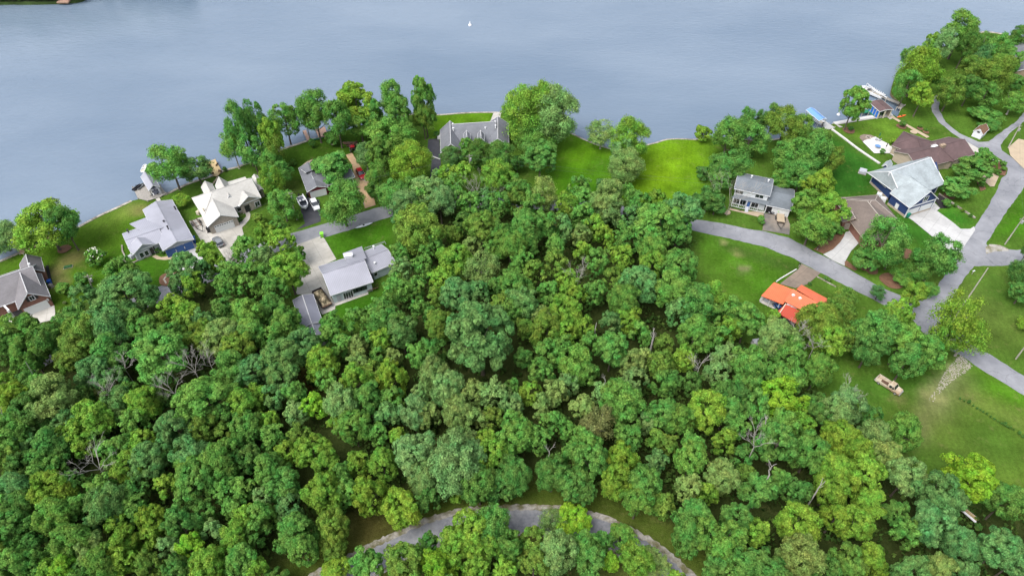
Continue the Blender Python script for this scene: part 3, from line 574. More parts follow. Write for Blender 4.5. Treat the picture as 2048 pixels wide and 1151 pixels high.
# ------------------------------------------------ houses
class House:
    def __init__(s, name, label, cat, k, base, wall, roof, trim='trim'):
        s.k = k; s.org = G(k, *base); s.root = thing(name, label, cat, s.org); s.W = MB(s.org); s.Rf = MB(s.org); s.T = MB(s.org); s.Cp = MB(s.org)
        s.wall, s.roof, s.trim = wall, roof, trim; s.B = []
    def block(s, A, B, C=None, R=None, he=3.0, rise=None, pitch=.45, hip='', half=False, ov=.45, walls=True, k=None, cap=True, wm=None, lift=0.0, z0=-.05, roof=True):
        k = k or s.k; he = he + lift
        a, b = G(k, *A, he), G(k, *B, he); X = (b - a); L = X.length; X.normalize(); n = Vector((-X.y, X.x, 0))
        if C is not None:
            wdt = (G(k, *C, he) - a).dot(n)
            if wdt < 0: n = -n; wdt = -wdt
            if rise is None:
                if R is not None:
                    m = a + n * wdt / 2; v = px(k, *R)[1]; rise = min(max(zsolve((m.x, m.y), v, he, he + 12) - he, .18 * wdt / 2), .95 * wdt / 2)
                else: rise = pitch * wdt / 2
        else:
            best = None
            for sg in (1, -1):
                for w2 in [i * .1 for i in range(10, 120)]:
                    for t in ((0.0,) if not hip else (0.0,)):
                        q = proj(a + n * sg * w2 + Vector((0, 0, pitch * w2))); ln = proj(b + n * sg * w2 + Vector((0, 0, pitch * w2))); r = px(k, *R)
                        dx, dy = ln[0] - q[0], ln[1] - q[1]; e = abs((r[0] - q[0]) * dy - (r[1] - q[1]) * dx) / (math.hypot(dx, dy) + 1e-6)
                        if best is None or e < best[0]: best = (e, w2, sg)
            n = n * best[2]; wdt = 2 * best[1]; rise = pitch * best[1]
        hw = wdt / 2; c = b + n * wdt; d = a + n * wdt; up = Vector((0, 0, rise))
        r0 = a + n * hw + up; r1 = b + n * hw + up
        h0 = min(hw * .95, L * .45) if 'A' in hip else 0; h1 = min(hw * .95, L * .45) if 'B' in hip else 0
        r0 = r0 + X * h0; r1 = r1 - X * h1; th = .2
        if not roof: sv = (s.Rf, s.T, s.Cp); s.Rf, s.T, s.Cp = MB(), MB(), MB()
        s.Rf.slab([a, b, r1, r0], th)
        if not half:
            s.Rf.slab([c, d, r0, r1], th)
            if h0: s.Rf.slab([d, a, r0], th)
            if h1: s.Rf.slab([b, c, r1], th)
        if cap: s.Cp.bar(r0 + Vector((0, 0, .02)), r1 + Vector((0, 0, .02)), .2, .08)
        if cap and not half:
            for q0, q1, f in ((a, r0, h0), (d, r0, h0), (b, r1, h1), (c, r1, h1)):
                if f: s.Cp.bar(q0 + Vector((0, 0, .03)), q1 + Vector((0, 0, .03)), .16, .07)
        # fascia boards
        dz = Vector((0, 0, -.1))
        def fb(p, q, o): s.T.bar(p + dz + o * .03, q + dz + o * .03, .05, .2)
        fb(a, b, -n)
        if not half: fb(c, d, n)
        if not h0:
            fb(a, r0, -X)
            if not half: fb(d, r0, -X)
        if not h1:
            fb(b, r1, X)
            if not half: fb(c, r1, X)
        if not roof: s.Rf, s.T, s.Cp = sv
        # walls
        ia = a + X * ov + n * ov; ib = b - X * ov + n * ov; ic = c - X * ov - n * ov; id_ = d + X * ov - n * ov
        slope = rise / hw; zt = he + slope * ov - th - .03
        if walls:
            W = s.W if wm is None else wm
            if half: ic = b - X * ov + n * (hw - .1); id_ = a + X * ov + n * (hw - .1)
            W.prism([ia, ib, ic, id_], z0, zt)
            if not half:
                for (p, q, f, e) in ((ia, id_, h0, X), (ib, ic, h1, -X)):
                    if not f:
                        m = (p + q) / 2; zz = he + rise - th - .05; t = .12
                        tri = [Vector((p.x, p.y, zt)), Vector((q.x, q.y, zt)), Vector((m.x, m.y, zz))]
                        W.add(tri + [t_ + e * t for t_ in tri], [(0, 1, 2), (3, 5, 4), (0, 3, 4, 1), (1, 4, 5, 2), (2, 5, 3, 0)])
        blk = dict(ia=ia, ib=ib, ic=ic, id=id_, X=X, n=n, he=he, zt=zt, L=L, wd=wdt, rise=rise, k=k); s.B.append(blk); return blk
    def plane(s, pts, th=.18, k=None): s.Rf.slab([G(k or s.k, x, y, z) for x, y, z in pts], th); return s
    def poly(s, pts, z0, z1, zf=3.0, k=None): s.W.prism([G(k or s.k, x, y, zf) for x, y in pts], z0, z1); return s
    def side(s, blk, sd):
        q = {'a': (blk['ia'], blk['ib'], -blk['n']), 'b': (blk['ic'], blk['id'], blk['n']), 'A': (blk['id'], blk['ia'], -blk['X']), 'B': (blk['ib'], blk['ic'], blk['X'])}[sd]
        return q
    def opening(s, blk, sd, t, z, w, h, what='window', m=None, bars=1, rows=1, label=None):
        p, q, o = s.side(blk, sd); L = (q - p).length; x = (q - p).normalized(); c = p + x * (t * L); c.z = z + h / 2; up = Vector((0, 0, 1)); ax = (x, o, up)
        if what == 'window':
            f = MB(s.org)
            for e in (-1, 1):
                f.box(c + x * (e * (w / 2)) + o * .05, (.13, .12, h + .13), axes=ax); f.box(c + up * (e * h / 2) + o * .05, (w - .13, .115, .13), axes=ax)
            for i in range(1, bars): f.box(c + x * (-w / 2 + i * w / bars) + o * .045, (.07, .09, h - .13), axes=ax)
            fr = f.build('window', s.trim if m is None else m, s.root); g = MB(s.org); g.box(c + o * .03, (w - .02, .04, h - .02), axes=ax); g.build('pane', 'glass', fr)
            if label: fr['label'] = label
            return fr
        if what == 'garage_door':
            f = MB(s.org)
            for i in range(4): f.box(c + up * (-h / 2 + (i + .5) * h / 4) + o * .05, (w, .06, h / 4 - .03), axes=ax)
            f.box(c + o * .02, (w + .02, .04, h + .02), axes=ax); d = f.build('garage_door', m or 'door_white', s.root)
            if bars > 1:
                for i in range(bars):
                    g = MB(s.org); g.box(c + x * (-w / 2 + (i + .5) * w / bars) + up * (h * 3 / 8) + o * .085, (w / bars * .6, .02, h / 4 * .5), axes=ax); g.build('pane', 'glass', d)
            return d
        f = MB(s.org); f.box(c + o * .04, (w, .07, h), axes=ax); f.box(c + o * .085, (w * .6, .03, h * .3), axes=ax); d = f.build('door', m or 'door_white', s.root)
        g = MB(s.org); g.box(c + x * (w * .38) + o * .12, (.08, .08, .2), axes=ax); g.build('handle', 'steel', d); return d
    def fin(s):
        if s.W.v: s.W.build('wall', s.wall, s.root)
        r = s.Rf.build('roof', s.roof, s.root, uv=True)
        if s.T.v: s.T.build('fascia', s.trim, r)
        if s.Cp.v: s.Cp.build('ridge_cap', s.cap if hasattr(s, 'cap') else s.roof, r)
        s.r = r; return s
    def extra(s, name, m, fn, parent=None):
        b = MB(s.org); fn(b); return b.build(name, m, parent or s.root)
def vents(h, k, pts, m='trim'):
    for x, y, z in pts:
        c = G(k, x, y, z); h.extra('roof_vent', m, lambda b: (b.cyl(c + Vector((0, 0, -.6)), .18, 1.0, 10), b.cyl(c + Vector((0, 0, .4)), .28, .12, 10)), h.r)
mk('cap_light', (.45, .45, .46), .8, .08, 1)
mk('cap_tan', (.40, .36, .32), .8, .08, 1)

# brick house at the left edge
h = House('house', 'brick house with grey shingle gables and white garage door at the left edge', 'house', 'B4', (330, 900), 'brick_red', 'roof_grey')
g = h.block((503, 812), (412, 585), (178, 935), R=(255, 773), he=3.2)
h.block((-260, 1006), (432, 762), R=(368, 494), he=3.1, pitch=.62)
h.block((408, 420), (445, 560), (197, 505), R=(250, 390), he=3.1)
h.cap = 'cap_light'
h.opening(g, 'A', .47, .05, 5.0, 2.3, 'garage_door')
wn_ = h.opening(g, 'A', .52, 3.75, 1.1, 1.3, 'window', bars=2)
p, q, o = h.side(g, 'A'); x = (q - p).normalized(); c = p + x * (.52 * (q - p).length)
for e in (-1, 1): h.extra('shutter', 'dark_metal', lambda b: b.box(Vector((c.x, c.y, 4.4)) + x * e * .95 + o * .04, (.5, .08, 1.3), axes=(x, o, Vector((0, 0, 1)))))
h.opening(g, 'A', .93, 2.0, .25, .5, 'window'); h.opening(g, 'a', .25, .9, 1.2, 1.4, 'window'); h.opening(g, 'a', .75, .9, 1.2, 1.4, 'window')
def porch(b):
    for x_, y_ in ((30, 900), (85, 955)): c_ = G('B4', x_, y_, 2.6); b.prism([c_ + Vector((i * .22, j * .22, 0)) for i, j in ((-1, -1), (1, -1), (1, 1), (-1, 1))], 0, 2.8)
    b.bar(G('B4', 30, 895, 2.9), G('B4', 90, 955, 2.9), .4, .3); b.bar(G('B4', -60, 935, 2.9), G('B4', 30, 895, 2.9), .4, .3)
h.extra('porch_frame', 'trim', porch); h.fin(); vents(h, 'B4', [(298, 500, 5.6)])
# grey metal-roofed house, blue garage
h = House('house', 'house with a light grey metal roof and blue garage doors by the lake', 'house', 'Z2', (420, 980), 'siding_grey', 'roof_metal')
g = h.block((690, 897), (510, 572), (435, 992), R=(548, 915), he=3.0)
wg = h.block((172, 1010), (450, 908), (68, 862), R=(128, 908), he=3.0)
zr = 3.03 + wg['rise']; h.plane([(158, 770, 2.75), (322, 708, 2.75), (475, 787, zr), (290, 852, zr)])
pg = h.block((380, 935), (335, 880), (180, 1006), R=(284, 937), he=2.95)
h.opening(g, 'A', .19, .05, 2.6, 2.3, 'garage_door', 'door_blue'); h.opening(g, 'A', .5, .05, 2.6, 2.3, 'garage_door', 'door_blue', bars=1); h.opening(g, 'A', .80, .05, 2.4, 2.3, 'garage_door', 'door_blue')
for t in (.345, .655): h.opening(g, 'A', t, .05, .25, 2.4, 'door', 'trim')
h.opening(pg, 'A', .25, .5, 1.0, 1.6, 'window'); h.opening(pg, 'A', .5, .5, 1.0, 1.6, 'window'); h.opening(pg, 'A', .82, .1, 1.3, 2.1, 'door', 'dark_metal')
h.extra('porch_post', 'trim', lambda b: [b.prism([G('Z2', x, y, 0) + Vector((i * .15, j * .15, 0)) for i, j in ((-1, -1), (1, -1), (1, 1), (-1, 1))], 0, 2.8) for x, y in ((290, 1040), (330, 1028), (372, 1012))])
h.fin(); vents(h, 'Z2', [(445, 755, 4.0), (475, 800, 5.2), (535, 640, 3.6), (147, 830, 3.6)], 'dark_metal')
# white-roofed house
h = House('house', 'stone and grey house with a bright white gabled roof', 'house', 'Z2', (930, 830), 'stone', 'roof_white')
g = h.block((1057, 712), (975, 553), (805, 808), R=(907, 697), he=3.1)
mn = h.block((1243, 553), (768, 724), R=(1165, 393), he=3.1, pitch=.62, hip='B')
eg = h.block((1238, 556), (1180, 488), (1050, 612), R=(1152, 545), he=3.2)
h.block((1270, 487), (1213, 372), (1222, 500), he=2.7, rise=.7)
h.block((838, 440), (925, 610), (738, 447), he=3.1, rise=1.5); h.block((965, 425), (1050, 575), (850, 432), he=3.1, rise=2.4); h.plane([(1112, 383, 2.9), (968, 425, 2.9), (1010, 500, 4.6), (1150, 445, 4.6)])
h.opening(g, 'A', .5, .05, 5.0, 2.3, 'garage_door', bars=8); h.opening(eg, 'A', .3, .1, 1.4, 2.2, 'door', 'dark_metal'); h.opening(eg, 'A', .85, .6, 1.4, 1.6, 'window', bars=2)
h.opening(mn, 'a', .12, .9, 1.8, 1.5, 'window', bars=2); h.opening(mn, 'a', .4, .9, 1.2, 1.4, 'window')
h.extra('porch_post', 'trim', lambda b: b.prism([G('Z2', 1120, 640) + Vector((i * .2, j * .2, 0)) for i, j in ((-1, -1), (1, -1), (1, 1), (-1, 1))], 0, 3.0))
h.fin(); vents(h, 'Z2', [(770, 655, 4.3)], 'cream')
# red house
h = House('house', 'red-sided house with grey roof half hidden behind a green tree', 'house', 'Z3', (830, 890), 'siding_red', 'roof_slate')
g = h.block((906, 820), (833, 640), (748, 868), R=(825, 813), he=2.8)
mn = h.block((1112, 742), (830, 830), R=(1072, 652), he=2.8, pitch=.38)
h.block((800, 640), (690, 678), R=(792, 690), he=2.8, pitch=.3, half=True)
h.opening(g, 'A', .5, .05, 4.6, 2.2, 'garage_door'); h.opening(mn, 'A', .3, .9, 1.5, 1.3, 'window', bars=2); h.opening(mn, 'a', .1, .3, 1.6, 1.9, 'window', bars=2); h.opening(mn, 'a', .3, .9, 1.2, 1.2, 'window')
h.fin()
# wide grey house beside the woods
h = House('house', 'pale blue house with a wide dull grey metal roof beside the concrete drive', 'house', 'Z4', (650, 800), 'siding_blue', 'roof_metal')
g = h.block((465, 808), (792, 702), (355, 590), R=(378, 640), he=3.3)
rw = h.block((782, 634), (968, 555), (728, 466), he=3.0, rise=1.3)
zr = 3.33 + g['rise']; h.plane([(556, 484, 2.85), (704, 430, 2.85), (742, 522, zr - .25), (600, 568, zr - .25)])
for t in (.56, .67, .78): h.opening(g, 'a', t, 1.3, 1.6, 1.1, 'window', 'dark_metal')
h.opening(g, 'a', .38, .1, 2.4, 2.2, 'window', bars=4); h.opening(g, 'a', .14, .1, 1.0, 2.1, 'door', 'siding_grey'); h.opening(rw, 'a', .1, 1.0, 1.0, 1.2, 'window')
h.fin()
ch = G('Z4', 605, 520, 4.0)
h.extra('chimney', 'trim', lambda b: (b.box(ch + Vector((0, 0, .1)), (2.0, 1.1, 1.9), rz=.25), b.box(ch + Vector((0, 0, 1.1)), (2.2, 1.3, .12), rz=.25)), h.r)
h.extra('deck_rail', 'wood_brown', lambda b: [b.bar(G('Z4', 745, 775, z), G('Z4', 830, 745, z), .12, .14) for z in (.3, .6, .9, 1.2)] + [b.bar(G('Z4', 745 + 17 * i, 775 - 6 * i, 0), G('Z4', 745 + 17 * i, 775 - 6 * i, 0) + Vector((0, 0, 1.3)), .12, .12) for i in range(6)])
h.extra('deck_rail', 'steel', lambda b: [b.bar(G('Z4', 722, 445, 2), G('Z4', 880, 392, 2), .08, .08), b.bar(G('Z4', 722, 452, 1.2), G('Z4', 880, 400, 1.2), .08, .08), b.bar(G('Z4', 880, 392, 2), G('Z4', 890, 415, 2), .08, .08)])
vents(h, 'Z4', [(795, 440, 3.8), (805, 565, 3.6)])
# long grey shed
h = House('shed', 'long dark grey metal-roofed shed with a lower section at the edge of the woods', 'shed', 'Z4', (300, 1050), 'siding_grey', 'roof_metal_dark')
g = h.block((405, 1010), (330, 797), (238, 1043), R=(270, 1018), he=3.2)
h.block((452, 1130), (410, 1014), (275, 1165), he=2.5, rise=1.2)
h.cap = 'cap_light'; h.opening(g, 'a', .3, 1.2, 1.2, .8, 'window'); h.opening(g, 'B', .5, .05, 3.2, 2.4, 'garage_door'); h.fin()
# lake house
h = House('house', 'slate-roofed tan brick house with twin gables on the lakeside lawn', 'house', 'Z5', (600, 620), 'brick_tan', 'roof_slate')
g = h.block((345, 663), (342, 468), (530, 652), R=(437, 580), he=3.4)
r2 = h.block((742, 600), (745, 412), (928, 590), R=(838, 540), he=3.4)
m_ = h.block((440, 418), (800, 395), (445, 590), he=3.4, rise=3.4)
h.cap = 'cap_light'
for x_ in (573, 693): h.block((x_ + 28, 560), (x_ + 24, 500), (x_ - 30, 562), he=5.6, rise=1.2, walls=False)
h.opening(g, 'A', .5, .9, 1.8, 1.5, 'window', bars=2); h.opening(g, 'a', .15, .9, 1.2, 1.4, 'window'); h.opening(r2, 'A', .5, .9, 1.8, 1.5, 'window', bars=2); h.opening(m_, 'a', .5, .2, 3, 2.2, 'window', bars=3)
h.fin(); vents(h, 'Z5', [(520, 475, 5.2), (728, 458, 5.6), (810, 405, 6), (815, 440, 6.3), (450, 425, 6.4), (455, 462, 6.4)], 'trim')
# white two-storey house
h = House('house', 'white two-storey house with blue-grey roof, porch rail and carport', 'house', 'B7', (400, 740), 'siding_white', 'roof_bluegrey')
u = h.block((692, 555), (140, 437), (720, 290), R=(727, 366), he=5.4)
gr = h.block((640, 692), (1020, 772), (728, 385), he=2.8, rise=1.5)
h.plane([(160, 520, 3.7), (700, 640, 3.5), (640, 692, 2.75), (100, 572, 2.75)])
for t in (.17, .76): h.opening(u, 'a', 1 - t if False else {.17: .87, .76: .25}[t], 3.75, 2.2, 1.15, 'window', bars=2, label=None)
h.opening(u, 'a', .35, .3, 3.0, 1.9, 'window', bars=3); h.opening(u, 'a', .78, .3, 3.4, 1.8, 'window', bars=4)
h.extra('door', 'door_blue', lambda b: b.box(G('B7', 345, 690, 1.3), (1.1, .1, 2.1), rz=-.22))
def rail(b):
    for (x0, y0, x1, y1) in ((95, 690, 305, 740), (370, 745, 605, 795)):
        for z in (.55, 1.25): b.bar(G('B7', x0, y0 + 10, z), G('B7', x1, y1 + 10, z), .1, .12)
        for i in range(9):
            t = i / 8; q_ = G('B7', x0 + (x1 - x0) * t, y0 + 10 + (y1 - y0) * t, 0); b.bar(q_ + Vector((0, 0, 0)), q_ + Vector((0, 0, 1.25 if i % 4 else 2.75)), .09 if i % 4 else .2, .09 if i % 4 else .2)
h.extra('porch_rail', 'trim', rail)
h.extra('steps', 'concrete_old' if False else 'siding_grey', lambda b: b.slab([G('B7', 325, 700, .9), G('B7', 370, 710, .9), G('B7', 350, 800, .12), G('B7', 300, 790, .12)], .1))
p, q, o = h.side(gr, 'a')
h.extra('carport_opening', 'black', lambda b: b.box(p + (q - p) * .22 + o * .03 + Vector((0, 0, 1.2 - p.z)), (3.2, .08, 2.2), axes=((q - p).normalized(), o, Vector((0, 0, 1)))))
h.opening(gr, 'a', .62, .05, 4.6, 2.2, 'garage_door'); h.fin(); vents(h, 'B7', [(410, 262, 6.6), (665, 325, 6.6)])
# brown hip-roofed house
h = House('house', 'brick house under a brown shingle hip roof beside the curved white drive', 'house', 'Y2', (450, 290), 'brick_red', 'roof_brown', 'trim_tan')
a_ = h.block((888, 388), (608, 45), (640, 560), he=2.9, rise=2.9, hip='AB')
b_ = h.block((335, 62), (640, 38), (318, 290), he=2.9, rise=2.9, hip='AB')
gg = h.block((533, 264), (500, 205), (362, 284), R=(458, 232), he=2.9)
h.cap = 'cap_tan'; h.opening(gg, 'A', .4, .05, 2.6, 2.2, 'garage_door', 'stone'); h.opening(gg, 'A', .8, .3, 1.0, 1.6, 'window'); h.opening(a_, 'A', .3, .9, 1.6, 1.3, 'window'); h.opening(a_, 'a', .3, .9, 1.4, 1.2, 'window')
h.fin()
# navy house
h = House('house', 'navy blue house with a large pale grey shingle roof above the white drive', 'house', 'B1', (870, 980), 'siding_navy', 'roof_pale')
g = h.block((880, 918), (610, 715), (1243, 777), R=(1165, 690), he=3.8)
mn = h.block((640, 684), (1325, 575), (300, 437), he=3.8, rise=4.2, hip='A', roof=False)
Zr = 3.8 + g['rise']; rb = (g['ib'] + g['ic']) / 2; rb.z = Zr - .02; eb = Vector((g['ib'].x, g['ib'].y, 3.95))
h.plane([(300, 437, 3.8), (615, 428, Zr), (712, 655, 5.2), (640, 684, 3.8)]); h.plane([(300, 437, 3.8), (1120, 222, 3.8), (1165, 235, Zr), (615, 428, Zr)])
h.plane([(615, 428, Zr - .03), (1165, 235, Zr - .03), (1350, 590, 4.0), (1010, 742, 4.0)])
h.Rf.slab([G('B1', 640, 690, 3.9), G('B1', 712, 655, 5.2), G('B1', 615, 428, Zr), G('B1', 750, 388, Zr), rb, eb], .18)
rc = Vector((g['ic'].x, g['ic'].y, 3.9)); h.Rf.slab([rb, G('B1', 750, 388, Zr - .01), G('B1', 900, 480, 5.5), rc], .18)
for a_, b_ in (((300, 437, 3.8), (615, 428, Zr)), ((615, 428, Zr), (1165, 235, Zr)), ((300, 437, 3.8), (640, 684, 3.8)), ((615, 428, Zr), (712, 655, 5.2)), ((1165, 235, Zr), (1350, 590, 4.0))): h.T.bar(G('B1', *a_) + Vector((0, 0, .02)), G('B1', *b_) + Vector((0, 0, .02)), .16, .16)
h.block((500, 350), (560, 290), (640, 330), he=3.2, rise=1.0)
h.opening(g, 'A', .77, .05, 4.3, 2.5, 'garage_door'); h.opening(g, 'A', .28, .05, 4.3, 2.5, 'garage_door'); h.opening(g, 'A', .47, 4.2, 1.6, 1.6, 'window', bars=2)
for t in (.14, .42, .62): h.opening(mn, 'A', t, 2.6, 1.3, .6, 'window')
h.opening(g, 'a', .55, .1, 1.1, 2.1, 'door'); h.opening(mn, 'B', .3, 1.2, 1.4, 1.4, 'window', bars=2)
def found(b):
    for blk, sd in ((g, 'a'), (mn, 'A'), (g, 'A')):
        p, q, o = h.side(blk, sd); b.bar(Vector((p.x, p.y, .3)) + o * .04, Vector((q.x, q.y, .3)) + o * .04, .1, .7)
h.extra('foundation', 'siding_beige', found)
def tr(b):
    for blk, key in ((g, 'ia'), (g, 'id'), (mn, 'id'), (mn, 'ib')):
        c_ = blk[key]; b.bar(Vector((c_.x, c_.y, 0)), Vector((c_.x, c_.y, blk['zt'])), .22, .22)
    p, q, o = h.side(g, 'A'); b.bar(Vector((p.x, p.y, 3.55)) + o * .1, Vector((q.x, q.y, 3.55)) + o * .1, .12, .35)
h.extra('corner_trim', 'trim', tr); h.fin(); vents(h, 'B1', [(598, 455, Zr - .6)])
# maroon-roofed house
h = House('house', 'beige house with a sprawling maroon shingle roof beside the street bend', 'house', 'Z8', (1200, 620), 'siding_beige', 'roof_maroon', 'cap_tan')
mn = h.block((1300, 588), (880, 700), R=(1210, 481), he=3.0, pitch=.42)
fw = h.block((1150, 640), (1070, 545), (1035, 700), he=3.0, rise=2.2, hip='A')
lw = h.block((678, 522), (920, 610), (868, 452), he=3.0, rise=1.9, hip='AB')
h.block((735, 580), (870, 625), (760, 560), he=2.6, rise=.5)
h.opening(lw, 'a', .2, .8, 1.4, 1.4, 'window'); h.opening(lw, 'a', .55, .8, 1.2, 1.4, 'window'); h.opening(fw, 'A', .4, .5, 1.4, 1.8, 'window', bars=2); h.opening(mn, 'a', .2, .8, 1.4, 1.4, 'window')
h.fin(); h.extra('chimney', 'brick_tan', lambda b: b.box(G('Z8', 1055, 532, 5.0), (1.6, 1.0, 1.6), rz=.4), h.r); h.extra('skylight', 'trim', lambda b: b.box(G('Z8', 997, 532, 4.9), (1.8, 1.0, .8), rz=.4), h.r)
# orange-roofed house
h = House('house', 'house with bright orange metal roofs on several levels beside the brown drive', 'house', 'B8', (700, 560), 'dark_wall', 'roof_orange')
h.plane([(395, 195, 3.3), (712, 318, 3.3), (545, 560, 2.7), (185, 418, 2.7)])
h.plane([(705, 306, 4.9), (1240, 600, 4.9), (965, 716, 3.7), (565, 505, 3.7)])
h.plane([(845, 236, 3.4), (1345, 505, 3.4), (1210, 590, 4.75), (765, 308, 4.75)])
h.poly([(720, 318), (1215, 580), (950, 690), (600, 505)], 0, 3.55, 3.6); h.poly([(850, 262), (1310, 505), (1215, 570), (780, 318)], 0, 3.2, 3.3); h.poly([(700, 325), (590, 500), (530, 480), (620, 300)], 0, 2.8, 3.0)
h.poly([(620, 570), (1060, 800), (950, 950), (470, 690)], 0, 2.1, 2.2)
for e, (x_, y_) in enumerate(((712, 410), (822, 460))): h.extra('skylight', 'door_white', lambda b: b.box(G('B8', x_, y_, 4.5), (.6, .6, .35), rz=.3))
h.extra('porch_post', 'trim', lambda b: [b.bar(G('B8', x_, y_, 0), G('B8', x_, y_, 0) + Vector((0, 0, 2.5)), .14, .14) for x_, y_ in ((165, 520), (440, 660), (290, 590))])
h.extra('window', 'trim', lambda b: (b.box(G('B8', 720, 605, 3.1), (1.3, .15, .5), rz=-.42), b.box(G('B8', 640, 570, 3.1), (1.0, .15, .5), rz=-.42)))
h.cap = 'roof_orange'; h.fin()
lo = MB(h.org); lo.slab([G('B8', x_, y_, z) for x_, y_, z in [(590, 548, 3.0), (1110, 815, 3.0), (965, 992, 2.2), (440, 690, 2.2)]], .18); q = lo.build('roof', 'roof_red', h.root, uv=True); q['label'] = 'lower red-orange roof section'
h.extra('ridge_cap', 'cream', lambda b: b.bar(G('B8', 590, 548, 3.06), G('B8', 478, 716, 2.3), .2, .08), q)
# house at the top right corner
h = House('house', 'brick house with grey roof and white fascia at the right edge, top corner', 'house', 'B3', (540, 330), 'brick_tan', 'roof_slate')
g = h.block((508, 290), (425, 60), (760, 200), he=3.4, rise=3.0); h.opening(g, 'A', .3, .8, 1.6, 1.4, 'window'); h.fin()
# small shed
h = House('shed', 'small white barn-shaped shed with rusty brown roof beside the street fork', 'shed', 'B3', (160, 880), 'trim', 'shed_roof')
g = h.block((212, 872), (268, 822), (112, 846), R=(165, 806), he=1.9, ov=.15)
h.extra('window', 'black', lambda b: b.box((g['ia'] + g['id']) / 2 - g['X'] * .04 + Vector((0, 0, .2)), (.8, .08, .5), axes=(g['n'], g['X'], Vector((0, 0, 1))))); h.fin()
# boathouse
h = House('boathouse', 'boathouse with maroon roof and bright blue doors on the shore', 'boathouse', 'B2', (1450, 650), 'blue_bright', 'roof_maroon')
g = h.block((1395, 600), (1212, 442), (1655, 592), R=(1480, 572), he=3.0, walls=False)
def posts(b):
    for key in ('ia', 'ib', 'ic', 'id'):
        c_ = g[key]; b.bar(Vector((c_.x, c_.y, -1.2)), Vector((c_.x, c_.y, g['zt'])), .3, .3)
    for t in (.25, .5, .75):
        c_ = g['ia'] * (1 - t) + g['ib'] * t; b.bar(Vector((c_.x, c_.y, 0)), Vector((c_.x, c_.y, 2.9)), .3, .3)
    c_ = (g['ia'] + g['id']) / 2; b.bar(Vector((c_.x, c_.y, 0)), Vector((c_.x, c_.y, 2.9)), .45, .3)
h.extra('post', 'cream', posts)
for i, t in enumerate((.125, .375, .625, .875)): h.opening(g, 'a', t, .1, (g['L'] - .9) * .19, 2.3, 'door', 'blue_bright')
h.extra('floor', 'wood_grey', lambda b: b.prism([g['ia'], g['ia'] * .45 + g['ib'] * .55, g['id'] * .45 + g['ic'] * .55, g['id']], -.3, .12))
h.extra('back_wall', 'siding_beige', lambda b: b.bar(Vector((g['id'].x, g['id'].y, 1.4)), Vector((g['ic'].x, g['ic'].y, 1.4)), .1, 2.8))
h.extra('shelf', 'paint_green', lambda b: [b.box(g['ia'] * (1 - t) + g['id'] * t + g['X'] * 1.2 + Vector((0, 0, -2.2)), (.9, .6, 1.2)) for t in (.3, .7)])
h.fin()
# ------------------------------------------------ docks
def deck(name, label, k, pts, m, z=.35, th=.18, cat='dock', posts=True):
    lp = [G(k, x, y, z) for x, y in pts]; root = thing(name, label, cat, G(k, *pts[0]))
    b = MB(root.location); b.prism(lp, z - th, z); b.build('deck_boards', m, root, uv=True)
    if posts:
        b = MB(root.location)
        for p in lp: b.cyl((p.x, p.y, -1.6), .13, 1.6 + z + .25, 8)
        b.build('post', 'pole_wood', root)
    return root
deck('dock', 'green L-shaped dock beside the boathouse', 'B2', [(1070, 600), (1110, 565), (1215, 565), (1350, 650), (1310, 680), (1215, 615), (1110, 628)], 'green_deck')
deck('dock', 'white concrete dock in front of the blue boat canopy', 'B2', [(455, 790), (480, 740), (560, 800), (655, 860), (600, 885), (490, 890)], 'concrete_white')
d = deck('dock', 'long narrow dock with a white frame at its outer end, above the boathouse', 'B2', [(1390, 345), (1420, 320), (1515, 365), (1700, 440), (1810, 495), (1740, 560), (1675, 530), (1725, 485), (1500, 395)], 'wood_grey')
deck('dock', 'yellow timber dock between the trees behind the white-roofed house', 'Z2', [(785, 262), (865, 240), (918, 335), (885, 378), (845, 375)], 'wood_deck')
deck('dock', 'pinkish timber dock, the narrower one behind the red house', 'Z3', [(712, 390), (735, 382), (768, 455), (745, 465)], 'wood_pink')
deck('dock', 'pinkish timber dock, the wider one behind the red house', 'Z3', [(808, 378), (880, 358), (905, 425), (832, 440)], 'wood_pink')
deck('dock', 'grey dock around the grey-roofed boat shelter', 'Z2', [(185, 470), (275, 442), (300, 440), (345, 515), (330, 545), (430, 515), (400, 455), (412, 452), (462, 520), (420, 545), (310, 580), (230, 560)], 'concrete_old' if False else 'wood_grey')
deck('dock', 'tan timber dock with wide walkway behind the tall tree near the left edge', 'B4', [(440, 200), (520, 185), (550, 265), (490, 280), (260, 345), (235, 385), (195, 385), (150, 265), (175, 250), (250, 330), (450, 262)], 'wood_pink')
# benches on the yellow dock
def bench(k, x, y, rz, label):
    o = G(k, x, y, .35); r = thing('bench', label, 'bench', o, rz, 'brown benches on the yellow timber dock'); r.scale = (.7, .7, .7)
    MB().box((0, 0, .45), (1.5, .5, .08)).build('seat', 'wood_brown', r); MB().box((0, .25, .75), (1.5, .06, .5)).build('backrest', 'wood_brown', r)
    for e in (-1, 1): MB().box((e * .65, 0, .2), (.08, .45, .42)).build('leg', 'wood_brown', r)
for i, (x, y, rz) in enumerate([(822, 300, 1.3), (880, 290, -1.9), (843, 368, .3), (905, 345, -.3)]):
    bench('Z2', x, y, rz, ['brown bench at the left side of the yellow dock', 'brown bench at the right side of the yellow dock', 'brown bench at the lower left corner of the yellow dock', 'brown bench at the lower right corner of the yellow dock'][i])
